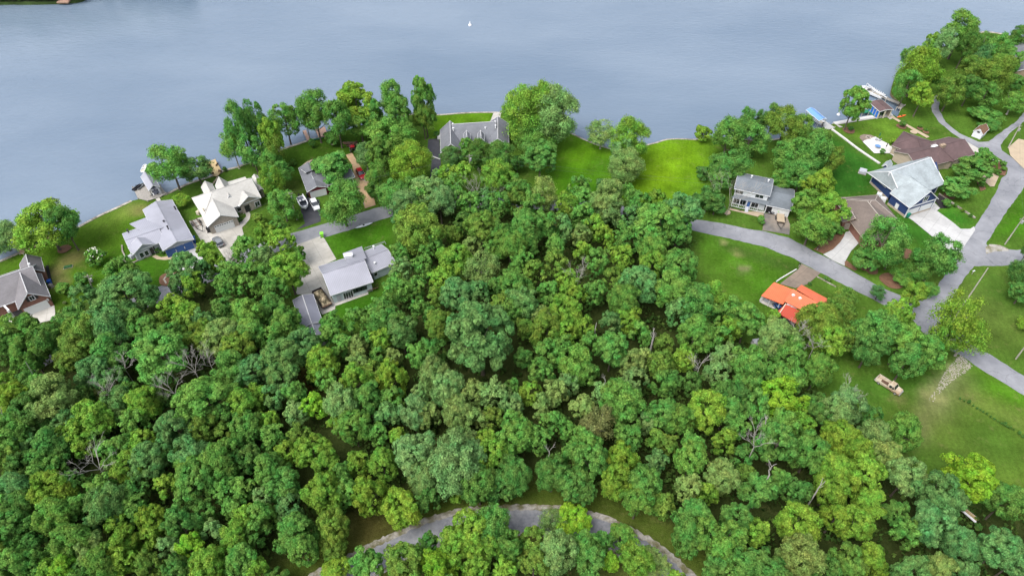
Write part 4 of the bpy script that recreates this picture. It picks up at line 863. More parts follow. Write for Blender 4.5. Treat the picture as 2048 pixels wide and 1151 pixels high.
# shelters
def shelter(name, label, k, A, B, Cc, R, he, roofm, base, postm='steel'):
    h = House(name, label, 'boat shelter', k, base, 'trim', roofm); g = h.block(A, B, Cc, R=R, he=he, walls=False, ov=.25)
    def ps(b):
        for t in (0, .5, 1):
            for p, q in ((g['ia'], g['ib']), (g['id'], g['ic'])):
                c = p * (1 - t) + q * t; b.bar(Vector((c.x, c.y, -1.8)), Vector((c.x, c.y, g['zt'])), .16, .16)
    h.extra('post', postm, ps); h.fin(); return h, g
S1, g1 = shelter('boat_shelter', 'grey metal-roofed boat shelter standing over the water', 'Z2', (318, 498), (252, 385), (408, 462), (365, 452), 3.0, 'roof_metal', (340, 540))
S2, g2 = shelter('boat_shelter', 'boat shelter with a bright blue metal canopy', 'B2', (395, 752), (183, 572), (522, 722), (455, 712), 3.4, 'roof_blue', (420, 800))

# ------------------------------------------------ boats and vehicles (x forward, z up)
def hull_loops(L, W, H, n=9, bow=.35):
    secs = []
    for i in range(n):
        t = i / (n - 1); x = -L / 2 + L * t; f = 1 if t < 1 - bow else math.sqrt(max(0.0, 1 - ((t - (1 - bow)) / bow) ** 2)) ; f = max(f, .04); w = W / 2 * f * (.9 + .1 * min(1, t * 4)); sh = H * (1 + .25 * t * t)
        secs.append([Vector((x, -w, sh)), Vector((x, -w * .92, H * .35)), Vector((x, -w * .25, 0 + .15 * H * t ** 4)), Vector((x, w * .25, .15 * H * t ** 4)), Vector((x, w * .92, H * .35)), Vector((x, w, sh)), Vector((x, w * .8, sh)), Vector((x * .97, w * .72, H * .5)), Vector((x * .97, -w * .72, H * .5)), Vector((x, -w * .8, sh))])
    return secs
def boat(label, p, rz, L=6, W=2.3, H=.9, hm='paint_white', im='boat_inner', cat='boat', name='boat', shield=True, motor=True):
    r = thing(name, label, cat, p, rz); b = MB(); b.loft(hull_loops(L, W, H)); b.build('hull', hm, r, smooth=False)
    b = MB(); b.box((-L * .08, 0, H * .52), (L * .72, W * .66, .06)); b.build('floor', im, r)
    for e in (-1, 1):
        s = MB(); s.box((-L * .05, e * W * .2, H * .75), (.5, .5, .35)); s.box((-L * .05 - .25, e * W * .2, H * 1.0), (.1, .5, .5)); s.build('seat', 'trim', r, bevel=.04)
    if shield: b = MB(); b.box((L * .1, 0, H * 1.3), (.08, W * .75, .5)); b.box((L * .16, 0, H * 1.05), (.5, W * .75, .06)); b.build('windshield', 'glass', r)
    if motor: b = MB(); b.box((-L / 2 - .2, 0, H * .9), (.5, .4, .6)); b.box((-L / 2 - .2, 0, H * .3), (.25, .15, .9)); b.build('outboard_motor', 'black', r, bevel=.05)
    return r
def wheels(r, xs, y, rad=.35, wd=.25):
    for x in xs:
        for e in (-1, 1):
            b = MB(); b.tube([(x, e * y - wd / 2, rad), (x, e * y + wd / 2, rad)], rad, 16); w_ = b.build('wheel', 'tyre', r)
            b = MB(); yy = e * (y + wd / 2 + .01); b.tube([(x, yy - .02 * e, rad), (x, yy + .01 * e, rad)], rad * .6, 10); b.build('rim', 'steel', w_)
def body_loop(x, w, z0, z1, r=.12): return [Vector((x, -w, z0)), Vector((x, -w, z1 - r)), Vector((x, -w + r, z1)), Vector((x, w - r, z1)), Vector((x, w, z1 - r)), Vector((x, w, z0))]
def car(label, p, rz, L=4.8, W=1.85, H=1.6, m='paint_white', cat='car', name='parked_car'):
    r = thing(name, label, cat, p, rz); w = W / 2; hd = H * .58
    b = MB(); b.loft([body_loop(-L / 2, w * .86, .4, hd * .9), body_loop(-L / 2 + .15, w * .97, .28, hd), body_loop(-L * .2, w, .25, hd * 1.03), body_loop(L * .18, w, .25, hd), body_loop(L * .4, w * .96, .28, hd * .92), body_loop(L / 2, w * .82, .35, hd * .72)]); b.build('body', m, r, smooth=False, bevel=.05)
    def cl(x, k, z): return [Vector((x, -w * k, hd * .95)), Vector((x, -w * k * .86, z)), Vector((x, w * k * .86, z)), Vector((x, w * k, hd * .95))]
    b = MB(); b.loft([cl(-L * .46, .85, hd), cl(-L * .36, .95, H * .95), cl(L * .02, .95, H * .97), cl(L * .22, .9, hd)]); g = b.build('cabin_glass', 'glass', r)
    b = MB(); b.add([(-L * .37, -w * .8, H * .965), (L * .03, -w * .8, H * .985), (L * .03, w * .8, H * .985), (-L * .37, w * .8, H * .965)] + [(-L * .36, -w * .76, H), (L * .01, -w * .76, H * 1.01), (L * .01, w * .76, H * 1.01), (-L * .36, w * .76, H)], [(4, 5, 6, 7), (0, 1, 5, 4), (1, 2, 6, 5), (2, 3, 7, 6), (3, 0, 4, 7), (3, 2, 1, 0)]); b.build('roof', m, r)
    wheels(r, (-L * .3, L * .31), w - .1)
    for e in (-1, 1):
        MB().box((L / 2 - .1, e * w * .6, hd * .68), (.12, .35, .16)).build('headlight', 'trim', r); MB().box((-L / 2 + .03, e * w * .68, hd * .8), (.08, .25, .2)).build('tail_light', 'paint_red', r)
        MB().box((L * .14, e * (w + .08), hd * 1.05), (.12, .18, .14)).build('mirror', m, r)
    return r
def pickup(label, p, rz):
    r = thing('pickup_truck', label, 'pickup truck', p, rz); L, w = 5.5, .98; m = 'paint_tan'
    b = MB(); b.loft([body_loop(.25, w, .45, 1.05, .08), body_loop(1.3, w, .42, 1.07, .08), body_loop(2.5, w * .97, .42, 1.0, .1), body_loop(2.75, w * .93, .45, .85, .1)]); b.build('body', m, r, bevel=.03)
    b = MB()
    for e in (-1, 1): b.box((-1.23, e * (w - .06), .8), (2.95, .12, .62)); b.box((-1.9, e * (w - .2), .62), (.9, .3, .3))
    b.box((-2.68, 0, .78), (.1, 2 * w - .24, .6)); b.box((.2, 0, .8), (.08, 2 * w - .24, .62)); b.box((-1.23, 0, .48), (2.95, 2 * w - .02, .08)); b.build('truck_bed', m, r)
    MB().box((-.9, 0, .56), (1.5, 1.2, .06), rz=.2).build('bed_litter', 'wood_brown', r)
    def cl(x, k, z): return [Vector((x, -w * k, 1.02)), Vector((x, -w * k * .88, z)), Vector((x, w * k * .88, z)), Vector((x, w * k, 1.02))]
    b = MB(); b.loft([cl(.22, .96, 1.6), cl(1.2, .96, 1.62), cl(1.62, .94, 1.1)]); b.build('cabin_glass', 'glass', r)
    MB().box((.68, 0, 1.66), (1.06, 1.62, .07)).build('roof', m, r, bevel=.03)
    b = MB(); [b.bar((x, e * w * .93, 1.05), (x2, e * w * .83, 1.63), .07, .07) for e in (-1, 1) for x, x2 in ((.25, .25), (1.6, 1.2), (.9, .9))]; b.build('pillar', m, r)
    wheels(r, (-1.75, 1.95), w - .12, .36, .24)
    for e in (-1, 1): MB().box((2.74, e * .68, .72), (.06, .24, .18)).build('headlight', 'trim', r)
    MB().box((2.84, 0, .5), (.12, 1.9, .16)).build('bumper', 'steel', r); MB().box((-2.8, 0, .5), (.12, 1.9, .16)).build('bumper', 'steel', r)
def hdg(k, x0, y0, x1, y1): d = G(k, x1, y1) - G(k, x0, y0); return math.atan2(d.y, d.x)
pickup('old rusty tan pickup truck parked on the grass clearing', G('Y4', 531, 524, 0) + Vector((0, 0, .02)), hdg('Y4', 480, 490, 592, 562))
car('white car parked on the drive beside the black boat', G('Z3', 808, 968, .08), hdg('Z3', 790, 930, 825, 1000), 4.9, 1.9, 1.65, 'paint_white')
car('red sport utility vehicle parked on the sandy drive', G('Z3', 1160, 735, .08), hdg('Z3', 1140, 700, 1180, 765), 4.8, 1.95, 1.85, 'paint_red')
car('silver sedan parked on the concrete drive below the white-roofed house', G('Z2', 893, 928, .08), hdg('Z2', 915, 955, 870, 900), 4.7, 1.8, 1.45, 'paint_silver')
car('dark car standing in the opening of the white house carport', G('B7', 712, 770, .1), hdg('B7', 712, 770, 700, 830), 4.2, 1.7, 1.3, 'paint_black')
car('small dark blue utility vehicle under the orange carport roof', G('B8', 440, 612, .1), hdg('B8', 440, 612, 400, 560), 2.6, 1.3, 1.0, 'door_blue')
# trailer helper
def trailer(label, k, x0, y0, x1, y1, L=6.5, W=2.0, load=None, name='boat_trailer', cat='trailer', m='dark_metal', group=None):
    p = G(k, (x0 + x1) / 2, (y0 + y1) / 2, .08); r = thing(name, label, cat, p, hdg(k, x0, y0, x1, y1), group)
    b = MB()
    for e in (-1, 1): b.bar((-L / 2, e * W * .36, .5), (L * .18, e * W * .36, .5), .12, .14); b.bar((L * .18, e * W * .36, .5), (L / 2, 0, .5), .1, .12)
    for x in (-L * .45, -L * .2, L * .05): b.bar((x, -W * .4, .5), (x, W * .4, .5), .1, .1)
    b.build('frame', m, r); b = MB()
    for e in (-1, 1): b.bar((-L * .45, e * W * .25, .68), (L * .15, e * W * .25, .68), .18, .12)
    b.build('bunk', 'wood_brown', r); wheels(r, (-L * .18, -L * .3), W / 2, .33, .22); return r
trailer('empty black double-axle boat trailer beside the white-roofed house', 'Z2', 690, 740, 768, 845, 6.5, 2.3)
trailer('black boat trailer under the boat in front of the red house', 'Z3', 690, 910, 738, 998, 6.0, 1.9)
boat('black and white speedboat on a trailer in front of the red house', G('Z3', 712, 945, .75), hdg('Z3', 692, 905, 738, 990), 6.4, 2.5, .8, 'paint_white', 'boat_inner')
r = trailer('black utility trailer on the old drive beside the white two-storey house', 'B7', 840, 860, 850, 1060, 6.6, 2.5, name='utility_trailer')
MB().box((-1.2, 0, .8), (3.6, 2.0, .08)).build('trailer_floor', 'concrete_tan', r)
# pontoon boat under camouflage cover
p = G('Z4', 405, 850, .1); r = thing('pontoon_boat', 'pontoon boat under a camouflage cover on the drive by the long shed', 'boat', p, hdg('Z4', 375, 815, 430, 890))
b = MB()
for e in (-1, 1): b.tube([(-3.1, e * .95, .55), (2.6, e * .95, .55), (3.2, e * .95, .75)], [.33, .33, .08], 12)
b.build('pontoon', 'dark_metal', r); MB().box((0, 0, .95), (6.2, 2.5, .12)).build('deck', 'wood_brown', r)
b = MB(); nx, ny = 14, 7
rr = random.Random(3); vs = [(-2.8 + 5.6 * i / nx, -1.15 + 2.3 * j / ny, 1.05 + (.0 if i in (0, nx) or j in (0, ny) else .35 + .45 * rr.random())) for i in range(nx + 1) for j in range(ny + 1)]
b.add(vs, [(i * (ny + 1) + j, (i + 1) * (ny + 1) + j, (i + 1) * (ny + 1) + j + 1, i * (ny + 1) + j + 1) for i in range(nx) for j in range(ny)]); b.build('cover', 'camo', r)
b = MB()
for e in (-1, 1): b.bar((-2.9, e * 1.22, 1.5), (2.6, e * 1.22, 1.5), .06, .5)
b.bar((-2.9, -1.22, 1.5), (-2.9, 1.22, 1.5), .06, .5); b.build('rail', 'dark_metal', r); wheels(r, (-.6, .3), .95, .3, .2)
# boats
boat('white speedboat under the grey boat shelter', G('Z2', 368, 500, -.6), hdg('Z2', 385, 480, 340, 420), 6.2, 2.4, .9)
boat('white cabin boat moored on the frame above the boathouse', G('B2', 1250, 315, -.7), hdg('B2', 1370, 360, 1150, 265), 8.6, 3.0, 1.2, im='cream')
boat('white motorboat under the blue canopy', G('B2', 330, 745, -.5), hdg('B2', 400, 800, 230, 680), 6.5, 2.3, .9, im='cream')
boat('white motorboat moored behind the tree at the green dock', G('B2', 1160, 520, -.7), hdg('B2', 1180, 560, 1150, 470), 5.0, 1.9, .8, im='cream')
boat('tiny white rowing boat drifting beside the grey boat shelter', G('Z2', 282, 318, -.8), hdg('Z2', 272, 340, 292, 298), 4.0, 1.3, .4, shield=False, motor=False, im='cream')
boat('white boat with dark canopy moored at the left tan dock', G('B4', 255, 280, -.7), hdg('B4', 300, 260, 200, 300), 5.5, 2.2, .9)
boat('teal covered boat under the tall tree at the left tan dock', G('B4', 385, 230, -.7), hdg('B4', 340, 240, 430, 200), 5.5, 2.3, .9, hm='paint_white', im='blue_bright')
def kayak(label, p, rz, L, W, m, name='kayak'):
    r = thing(name, label, name.replace('_', ' '), p, rz); b = MB(); secs = []
    for i in range(9):
        t = i / 8; x = -L / 2 + L * t; f = max(.05, math.sin(math.pi * t) ** .6); secs.append([Vector((x, W / 2 * f * math.cos(a), .22 + .2 * f * math.sin(a))) for a in [k * math.pi / 4 for k in range(8)]])
    b.loft(secs); b.build('hull', m, r, smooth=True); MB().cyl((-.1, 0, .36), .3, .08, 12).build('cockpit', 'black', r); return r
kayak('orange kayak lying on the bank beside the boathouse', G('B2', 1748, 685), hdg('B2', 1700, 695, 1790, 670), 4.2, .8, 'orange')
kayak('grey canoe lying on the lawn above the wide grey house', G('Z4', 723, 275), hdg('Z4', 680, 290, 770, 262), 5.0, 1.0, 'siding_white', 'canoe')
kayak('green kayak lying on the grass by the wide pink dock', G('Z3', 825, 455), hdg('Z3', 805, 458, 848, 450), 3.6, .9, 'green_deck')
def jetski(label, p, rz, m):
    r = thing('jet_ski', label, 'jet ski', p, rz, 'jet skis on the small lift'); b = MB(); b.loft(hull_loops(2.9, 1.1, .45, 7, .5)); b.build('hull', m, r); MB().box((-.45, 0, .6), (1.3, .4, .35)).build('seat', 'black', r, bevel=.08)
    b = MB(); b.bar((.25, 0, .5), (.1, 0, 1.0), .12, .12); b.bar((.1, -.35, 1.0), (.1, .35, 1.0), .06, .06); b.build('handlebar', 'black', r)
jetski('black jet ski, the outer one on the deck beside the grey shelter', G('Z2', 222, 478, .4), 1.2, 'paint_black'); jetski('silver jet ski, the inner one on the deck beside the grey shelter', G('Z2', 254, 468, .4), 1.2, 'paint_silver')
# white boat lift frame, buoys
r = thing('boat_lift', 'white pipe frame of a boat lift beside the moored cabin boat', 'boat lift', G('B2', 1110, 230))
b = MB(r.location); A_, B_ = G('B2', 1170, 180, .8), G('B2', 1510, 372, .8); C_, D_ = G('B2', 1105, 225, .8), G('B2', 1165, 260, .8)
b.bar(A_, B_, .35, .15); b.bar(A_, C_, .2, .15); b.bar(A_ + Vector((0, -1.2, .9)), G('B2', 1400, 300, 1.8), .12, .12)
for i in range(10):
    q_ = A_ * (1 - i / 9) + G('B2', 1440, 330, .8) * (i / 9); b.bar(q_ + Vector((0, 0, -2)), q_ + Vector((0, 0, 1.0)), .12, .12)
b.bar(A_ + Vector((0, 0, 1)), G('B2', 1440, 330, 1.8), .12, .12); b.build('frame', 'trim', r)
def buoy(label, p, s=.5, m='trim'):
    b = MB(p); b.tube([Vector(p) + Vector((0, 0, z * s)) for z in (-.9, -.7, -.2, .4, .8, 1.2, 2.2)], [.1 * s, .6 * s, s, .95 * s, .5 * s, .2 * s, .12 * s], 12); o = b.build('buoy', m, smooth=True); setp(o, label, 'buoy')
buoy('white buoy alone far out on the open lake', P(940, 51, -.9), .75); buoy('small white buoy near the shore left of the white-walled lawn tree', G('B2', 713, 655, -.9), .6)
buoy('small white buoy close to the shore behind the bright lawn', G('Z7', 1140, 115, -.9), .45)
# white striped gantry at the lower right
r = thing('metal_ramp', 'white aluminium ramp with wooden rungs under trees at the lower right', 'ramp', G('Y8', 1630, 690)); b = MB(r.location)
b.bar(G('Y8', 1575, 625, 1.3), G('Y8', 1688, 722, 1.3), .35, .2); b.bar(G('Y8', 1605, 618, 1.3), G('Y8', 1712, 705, 1.3), .2, .2)
for t in (0.02, .98): b.bar(G('Y8', 1575 + 113 * t, 625 + 97 * t, 0), G('Y8', 1575 + 113 * t, 625 + 97 * t, 1.25), .2, .2)
b.build('frame', 'trim', r); b = MB(r.location)
for i in range(9):
    t = .1 + i * .1; b.bar(G('Y8', 1590 + 105 * t, 624 + 92 * t, 1.45), G('Y8', 1612 + 105 * t, 618 + 86 * t, 1.45), .22, .08)
b.build('rung', 'wood_deck', r)
# bins
def bin_(label, k, x, y, m, s=1.0, rz=.3):
    p = G(k, x, y, .05); r = thing('trash_bin', label, 'trash bin', p, rz); b = MB(); b.loft([[Vector((a * .26 * s, c * .3 * s, 0)) for a, c in ((-1, -1), (1, -1), (1, 1), (-1, 1))], [Vector((a * .33 * s, c * .38 * s, 1.0 * s)) for a, c in ((-1, -1), (1, -1), (1, 1), (-1, 1))]]); b.build('body', m, r)
    MB().box((0, 0, 1.05 * s), (.76 * s, .84 * s, .1 * s)).build('lid', m, r, bevel=.03)
    for e in (-1, 1): MB().tube([(-.3 * s, e * .3 * s - .04, .12 * s), (-.3 * s, e * .3 * s + .04, .12 * s)], .12 * s, 10).build('wheel', 'tyre', r)
bin_('lime green trash bin at the corner of the concrete drive', 'Z4', 402, 358, 'lime_bin', 1.25); bin_('lime green trash bin in front of the white house garage', 'B7', 808, 825, 'lime_bin', 1.25)
bin_('green trash bin at the corner of the navy house', 'B1', 838, 1042, 'green_bin', 1.3); bin_('blue trash bin beside the blue garage doors', 'Z2', 693, 922, 'blue_bin', 1.5)
bin_('dark trash bin beside the white-roofed house garage', 'Z2', 818, 835, 'black', 1.4); bin_('dark blue trash bin on the side of the brick house', 'B4', 508, 690, 'blue_bin', 1.2)
bin_('black trash bin beside the red house garage door', 'Z3', 752, 895, 'black', 1.1)
# tanks beside the navy house, small boxes
def boxy(name, label, cat, k, x, y, d, m, rz=.3, z=0):
    p = G(k, x, y, z); r = thing(name, label, cat, p, rz); b = MB(); b.box((0, 0, d[2] / 2 + .05), d); b.build('casing', m, r, bevel=.08); MB().box((0, 0, d[2] + .09), (d[0] * .7, d[1] * .7, .08)).build('lid', m, r, bevel=.02); MB().box((0, 0, .03), (d[0] * 1.15, d[1] * 1.15, .07)).build('base', 'seawall', r)
boxy('water_tank', 'white box tank beside the navy wall, nearer the brown-roofed house', 'tank', 'B1', 505, 825, (1.5, 1.2, 1.2), 'trim', -.5)
boxy('water_tank', 'smaller white box tank beside the navy wall, further up the slope', 'tank', 'B1', 450, 770, (1.3, 1.1, 1.3), 'siding_white', -.5)
boxy('air_conditioner', 'beige outdoor air conditioner between the grey and white-roofed houses', 'air conditioner', 'Z2', 732, 690, (1.0, .9, 1.0), 'cream', -.4)
boxy('air_conditioner', 'white air conditioner beside the slate-roofed lake house', 'air conditioner', 'Z5', 333, 545, (1.0, .9, 1.2), 'trim', 0)
boxy('air_conditioner', 'grey air conditioner at the front corner of the blue garage house', 'air conditioner', 'Z2', 180, 1050, (1.1, 1.0, .9), 'siding_grey', -.4)
boxy('air_conditioner', 'round-topped pale air conditioner beside the brick wall of the left house', 'air conditioner', 'B4', 515, 718, (.9, .9, .8), 'seawall', -.3)
boxy('hot_tub', 'grey hot tub on the small deck behind the navy house', 'hot tub', 'B1', 235, 440, (2.0, 2.0, .9), 'siding_grey', -.5)
boxy('grill', 'silver grill under the orange carport roof', 'grill', 'B8', 235, 490, (1.0, .7, 1.1), 'steel', -.4)
boxy('workbench', 'long grey workbench under the orange carport roof', 'workbench', 'B8', 320, 530, (2.6, .8, .9), 'siding_grey', -.45)
boxy('storage_box', 'white storage box in the gap behind the woods near the orange house', 'storage box', 'A7', 888, 490, (1.8, 1.3, 1.2), 'trim', .2)
boxy('planter_box', 'green rectangular planter on the dry patch of the left lawn', 'planter', 'B4', 683, 520, (1.9, .9, .3), 'paint_green', .35)
# small tractor in red and dark things by the dock behind the red house
r = thing('tractor', 'red tractor parked at the end of the sandy drive', 'tractor', G('Z3', 1095, 540), hdg('Z3', 1110, 575, 1085, 510)); MB().box((.6, 0, .9), (1.6, .9, .7)).build('bonnet', 'paint_red', r, bevel=.06)
MB().box((-.6, 0, 1.9), (1.3, 1.3, .1)).build('canopy', 'paint_red', r, bevel=.03); MB().box((-.6, 0, .9), (.7, .6, .5)).build('seat', 'black', r, bevel=.05); b = MB(); [b.bar((x, y, .8), (x, y, 1.9), .07, .07) for x in (-1.1, -.1) for y in (-.55, .55)]; b.build('roof_post', 'dark_metal', r)
wheels(r, (-.9,), .75, .65, .35); wheels(r, (1.1,), .6, .4, .25)
r = thing('log_pile', 'pile of logs beyond the red tractor', 'log pile', G('Z3', 1080, 495)); b = MB(r.location)
rr = random.Random(5)
for i in range(14):
    c = G('Z3', 1040 + rr.random() * 70, 480 + rr.random() * 25, .3 + rr.random() * .5); a = rr.uniform(-.4, .8); b.tube([c - Vector((math.cos(a), math.sin(a), 0)) * 1.2, c + Vector((math.cos(a), math.sin(a), 0)) * 1.2], .16 + rr.random() * .1, 7)
b.build('logs', 'wood_brown', r)
# patio furniture
def umbrella(label, k, x, y, m, R_m=1.0):
    r = thing('patio_umbrella', label, 'umbrella', G(k, x, y)); MB().cyl((0, 0, 0), .03, 2.3, 8).build('pole', 'steel', r); b = MB(); b.tube([(0, 0, 2.35), (0, 0, 2.3), (0, 0, 1.6), (0, 0, 1.2)], [.02, .08, .16, .2], 8); b.build('canopy', m, r); MB().cyl((0, 0, .02), .3, .1, 12).build('base', 'dark_metal', r)
umbrella('closed green patio umbrella beside the white patio', 'B2', 1368, 1050, 'green_deck'); umbrella('closed dark umbrella beside the maroon-roofed house', 'B1', 540, 130, 'paint_black')
def chair(label, k, x, y, m, rz, group=None):
    r = thing('patio_chair', label, 'chair', G(k, x, y, .05), rz, group); MB().box((0, 0, .42), (.6, .6, .07)).build('seat', m, r); MB().box((-.28, 0, .75), (.06, .6, .65)).build('backrest', m, r)
    for i in (-1, 1):
        for j in (-1, 1): MB().box((i * .25, j * .25, .2), (.06, .06, .4)).build('leg', 'dark_metal', r)
chair('grey lounge chair left of the closed green umbrella', 'B2', 1335, 1075, 'siding_grey', .4); chair('grey lounge chair right of the closed green umbrella', 'B2', 1385, 1085, 'siding_grey', 2.2)
for i, (x, y) in enumerate(((530, 845), (598, 825), (645, 800), (672, 795), (715, 782))): chair(['black bench-like chair at the left end of the blue house patio', 'black patio chair second from the left by the sliding door', 'dark patio chair in the middle of the blue house patio', 'dark patio chair right of the sliding door', 'green patio chair at the right end of the blue house patio'][i], 'Z4', x, y, 'green_deck' if i == 4 else 'black', -1.2)
p = G('B2', 1200, 1035, .08); r = thing('fire_pit', 'round dark stone fire pit on the brown paved circle', 'fire pit', p); b = MB()
for i in range(12): a = i * math.pi / 6; b.box((math.cos(a) * .7, math.sin(a) * .7, .18), (.3, .34, .36), rz=a)
b.build('stone_ring', 'stone', r); MB().cyl((0, 0, 0), .5, .12, 12).build('ash_bed', 'black', r)
p = G('B1', 435, 105, .05); r = thing('patio_table', 'glass round table on the white patio', 'table', p); MB().cyl((0, 0, .7), .85, .04, 20).build('tabletop', 'roof_blue', r); MB().cyl((0, 0, 0), .06, .7, 8).build('pedestal', 'steel', r)

# ------------------------------------------------ poles and lines
def ulpole(label, top, bas, transformer=True, name='utility_pole', lean=None, arm=True, H=None, cat='utility pole'):
    bp_ = P(*bas); zt = H or min(13, max(5, zsolve((bp_.x, bp_.y), top[1], 2, 20))); tp = P(*top, zt); tp = bp_ * 1.0 + Vector(((tp.x - bp_.x) * .6, (tp.y - bp_.y) * .3, zt))
    r = thing(name, label, cat, bp_); b = MB(bp_); b.tube([bp_, tp], [.18, .11], 9); b.build('pole', 'pole_wood', r)
    if arm: b = MB(bp_); b.bar(tp + Vector((-.9, -.25, -.5)), tp + Vector((.9, .25, -.5)), .12, .14); [b.cyl(tp + Vector((e * .8, e * .22, -.43)), .06, .18, 7) for e in (-1, 1)]; b.build('crossarm', 'wood_grey', r)
    if transformer: b = MB(bp_); b.cyl(tp + Vector((.35, -.2, -1.9)), .28, .85, 12); b.build('transformer', 'steel', r)
    return tp
t1 = ulpole('utility pole with transformer standing beside the red house drive', px('Z3', 603, 862), px('Z3', 668, 1072))
t2 = ulpole('utility pole with lamp at the hedge right of the brick house', px('Z1', 565, 862), px('Z1', 612, 940), H=9)
t3 = ulpole('utility pole with transformer in front of the slate-roofed lake house', px('Z5', 592, 735), px('Z5', 596, 900), H=10)
t4 = ulpole('utility pole with transformer left of the white two-storey house', px('Z7', 205, 618), px('Z7', 172, 735))
t5 = ulpole('utility pole with street lamp beside the far right street bend', px('Z8', 1628, 372), px('Z8', 1545, 540))
t6 = ulpole('thin leaning pole on the lawn right of the street', px('Y2', 1545, 640), px('Y2', 1335, 955), transformer=False, arm=False)
t7 = ulpole('pale pole at the right edge of the photo above the gravel patch', px('Y2', 1842, 222), px('Y2', 1685, 445), transformer=True)
t8 = ulpole('short stub of a pole at the right edge beside the lower street', px('Y4', 1380, 270), px('Y4', 1307, 355), transformer=False, arm=False, H=6)
def wire(label, a, b_, sag=.6, n=12, r=.012):
    pts = [a + (b_ - a) * (i / n) + Vector((0, 0, -sag * 4 * (i / n) * (1 - i / n))) for i in range(n + 1)]; m = MB(a); m.tube(pts, r, 5); o = m.build('power_line', 'wire'); setp(o, label, 'power line')
wire('upper power line crossing above the bright lakeside lawn', t3, t4, 1.0); wire('lower power line crossing above the bright lakeside lawn', t3 + Vector((0, 0, -1.1)), t4 + Vector((0, 0, -1.1)), 1.1)
wire('power line running left from the red house pole over the wood', t1, t2, 1.2); wire('second lower power line from the red house pole to the hedge pole', t1 + Vector((0, 0, -1)), t2 + Vector((0, 0, -1)), 1.3)
wire('power line from the red house pole to the lake house pole', t1, t3, 1.0); wire('power line along the right street between the two right poles', t5, t7, .8)
wire('thin power line from the navy street pole to the leaning pole', t7, t6, .8)
wire('power line from the white house pole down over its front garden', t4 + Vector((0, 0, -1.5)), G('B7', 500, 600, 3.2), .4)
# small white posts at the field edge: sign-like mailboxes
def mailbox(label, k, x, y, m='trim'):
    r = thing('mailbox', label, 'mailbox', G(k, x, y), .4); MB().box((0, 0, .5), (.12, .12, 1.0)).build('post', 'pole_wood', r); b = MB(); b.loft([[Vector((xx, .16 * math.cos(a), 1.1 + .14 * math.sin(a) + (0 if a else 0))) for a in [i * math.pi / 4 for i in range(8)]] for xx in (-.3, .3)]); b.build('box', m, r)
mailbox('white mailbox at the roadside left of the thin leaning pole', 'Y2', 1412, 690); mailbox('dark mailbox at the edge of the brown drive', 'Y3', 935, 548, 'black')
mailbox('black mailbox at the mulch bed beside the curved white drive', 'Y2', 140, 495, 'black')
# ------------------------------------------------ trees
def leaf_quads(cen, nrm, size, rs):
    n = len(cen); t = rs.normal(size=(n, 3)); t -= (t * nrm).sum(1)[:, None] * nrm; t /= np.linalg.norm(t, axis=1)[:, None] + 1e-9
    bt = np.cross(nrm, t); s = size[:, None]; a = t * s * .5; b = bt * s * .42; up = nrm * s * .10
    v = np.stack([cen - a, cen - b * 1.0 - up, cen + a, cen + b - up], 1); return v.reshape(-1, 3)
def crown_points(seed, rx, rz, zc, nl, ncl, nlf, leaf, shape='round', loose=0.0):
    rs = np.random.RandomState(seed); cs = []; ns = []
    for i in range(nl):
        th = rs.uniform(0, 2 * np.pi); zz = rs.uniform(-.78, 1.0) if shape != 'tall' else rs.uniform(-.8, 1.0)
        rr = math.sqrt(max(0, 1 - zz * zz)); d = np.array([rr * math.cos(th), rr * math.sin(th), zz])
        k = rs.uniform(.48, .78); wx = 1.0
        if shape == 'cone': wx = 1.05 - .62 * (zz + 1) / 2
        if shape == 'flat': wx = 1.1 if zz > -.2 else .7
        lc = d * np.array([rx * k * wx, rx * k * wx, rz * k]) + np.array([0, 0, zc]) + rs.normal(size=3) * .25
        lr = rx * rs.uniform(.20, .37) * (.8 if shape == 'cone' and zz > .3 else 1)
        for j in range(ncl):
            e = rs.normal(size=3); e /= np.linalg.norm(e); e = e + d * .55 + np.array([0, 0, .35]); e /= np.linalg.norm(e)
            cc = lc + e * lr * rs.uniform(.7, 1.0) * np.array([1, 1, .85]); cr = lr * rs.uniform(.30, .48)
            f = rs.normal(size=(nlf, 3)); f /= np.linalg.norm(f, axis=1)[:, None]; f = f + e * .5 + np.array([0, 0, .25]); f /= np.linalg.norm(f, axis=1)[:, None]
            pts = cc + f * (cr * (1 + loose * rs.uniform(-.3, 1.3, size=(nlf, 1)))) * rs.uniform(.75, 1.08, size=(nlf, 1))
            nn = f * .9 + e * .5 + rs.normal(size=(nlf, 3)) * .52; nn /= np.linalg.norm(nn, axis=1)[:, None]
            cs.append(pts); ns.append(nn)
    c = np.concatenate(cs); n = np.concatenate(ns); sz = leaf * rs.uniform(.6, 1.35, len(c)); return c, n, sz, rs
def quads_mesh(name, v, m, cols=None):
    n = len(v) // 4; me = bpy.data.meshes.new(name); me.vertices.add(4 * n); me.vertices.foreach_set('co', np.ascontiguousarray(v, np.float32).ravel())
    me.loops.add(4 * n); me.loops.foreach_set('vertex_index', np.arange(4 * n, dtype=np.int32)); me.polygons.add(n)
    me.polygons.foreach_set('loop_start', np.arange(0, 4 * n, 4, dtype=np.int32)); me.update(calc_edges=True)
    if cols is not None:
        ca = me.color_attributes.new('Col', 'FLOAT_COLOR', 'POINT'); ca.data.foreach_set('color', np.repeat(cols, 4, axis=0).astype(np.float32).ravel())
    me.materials.append(M[m]); return me
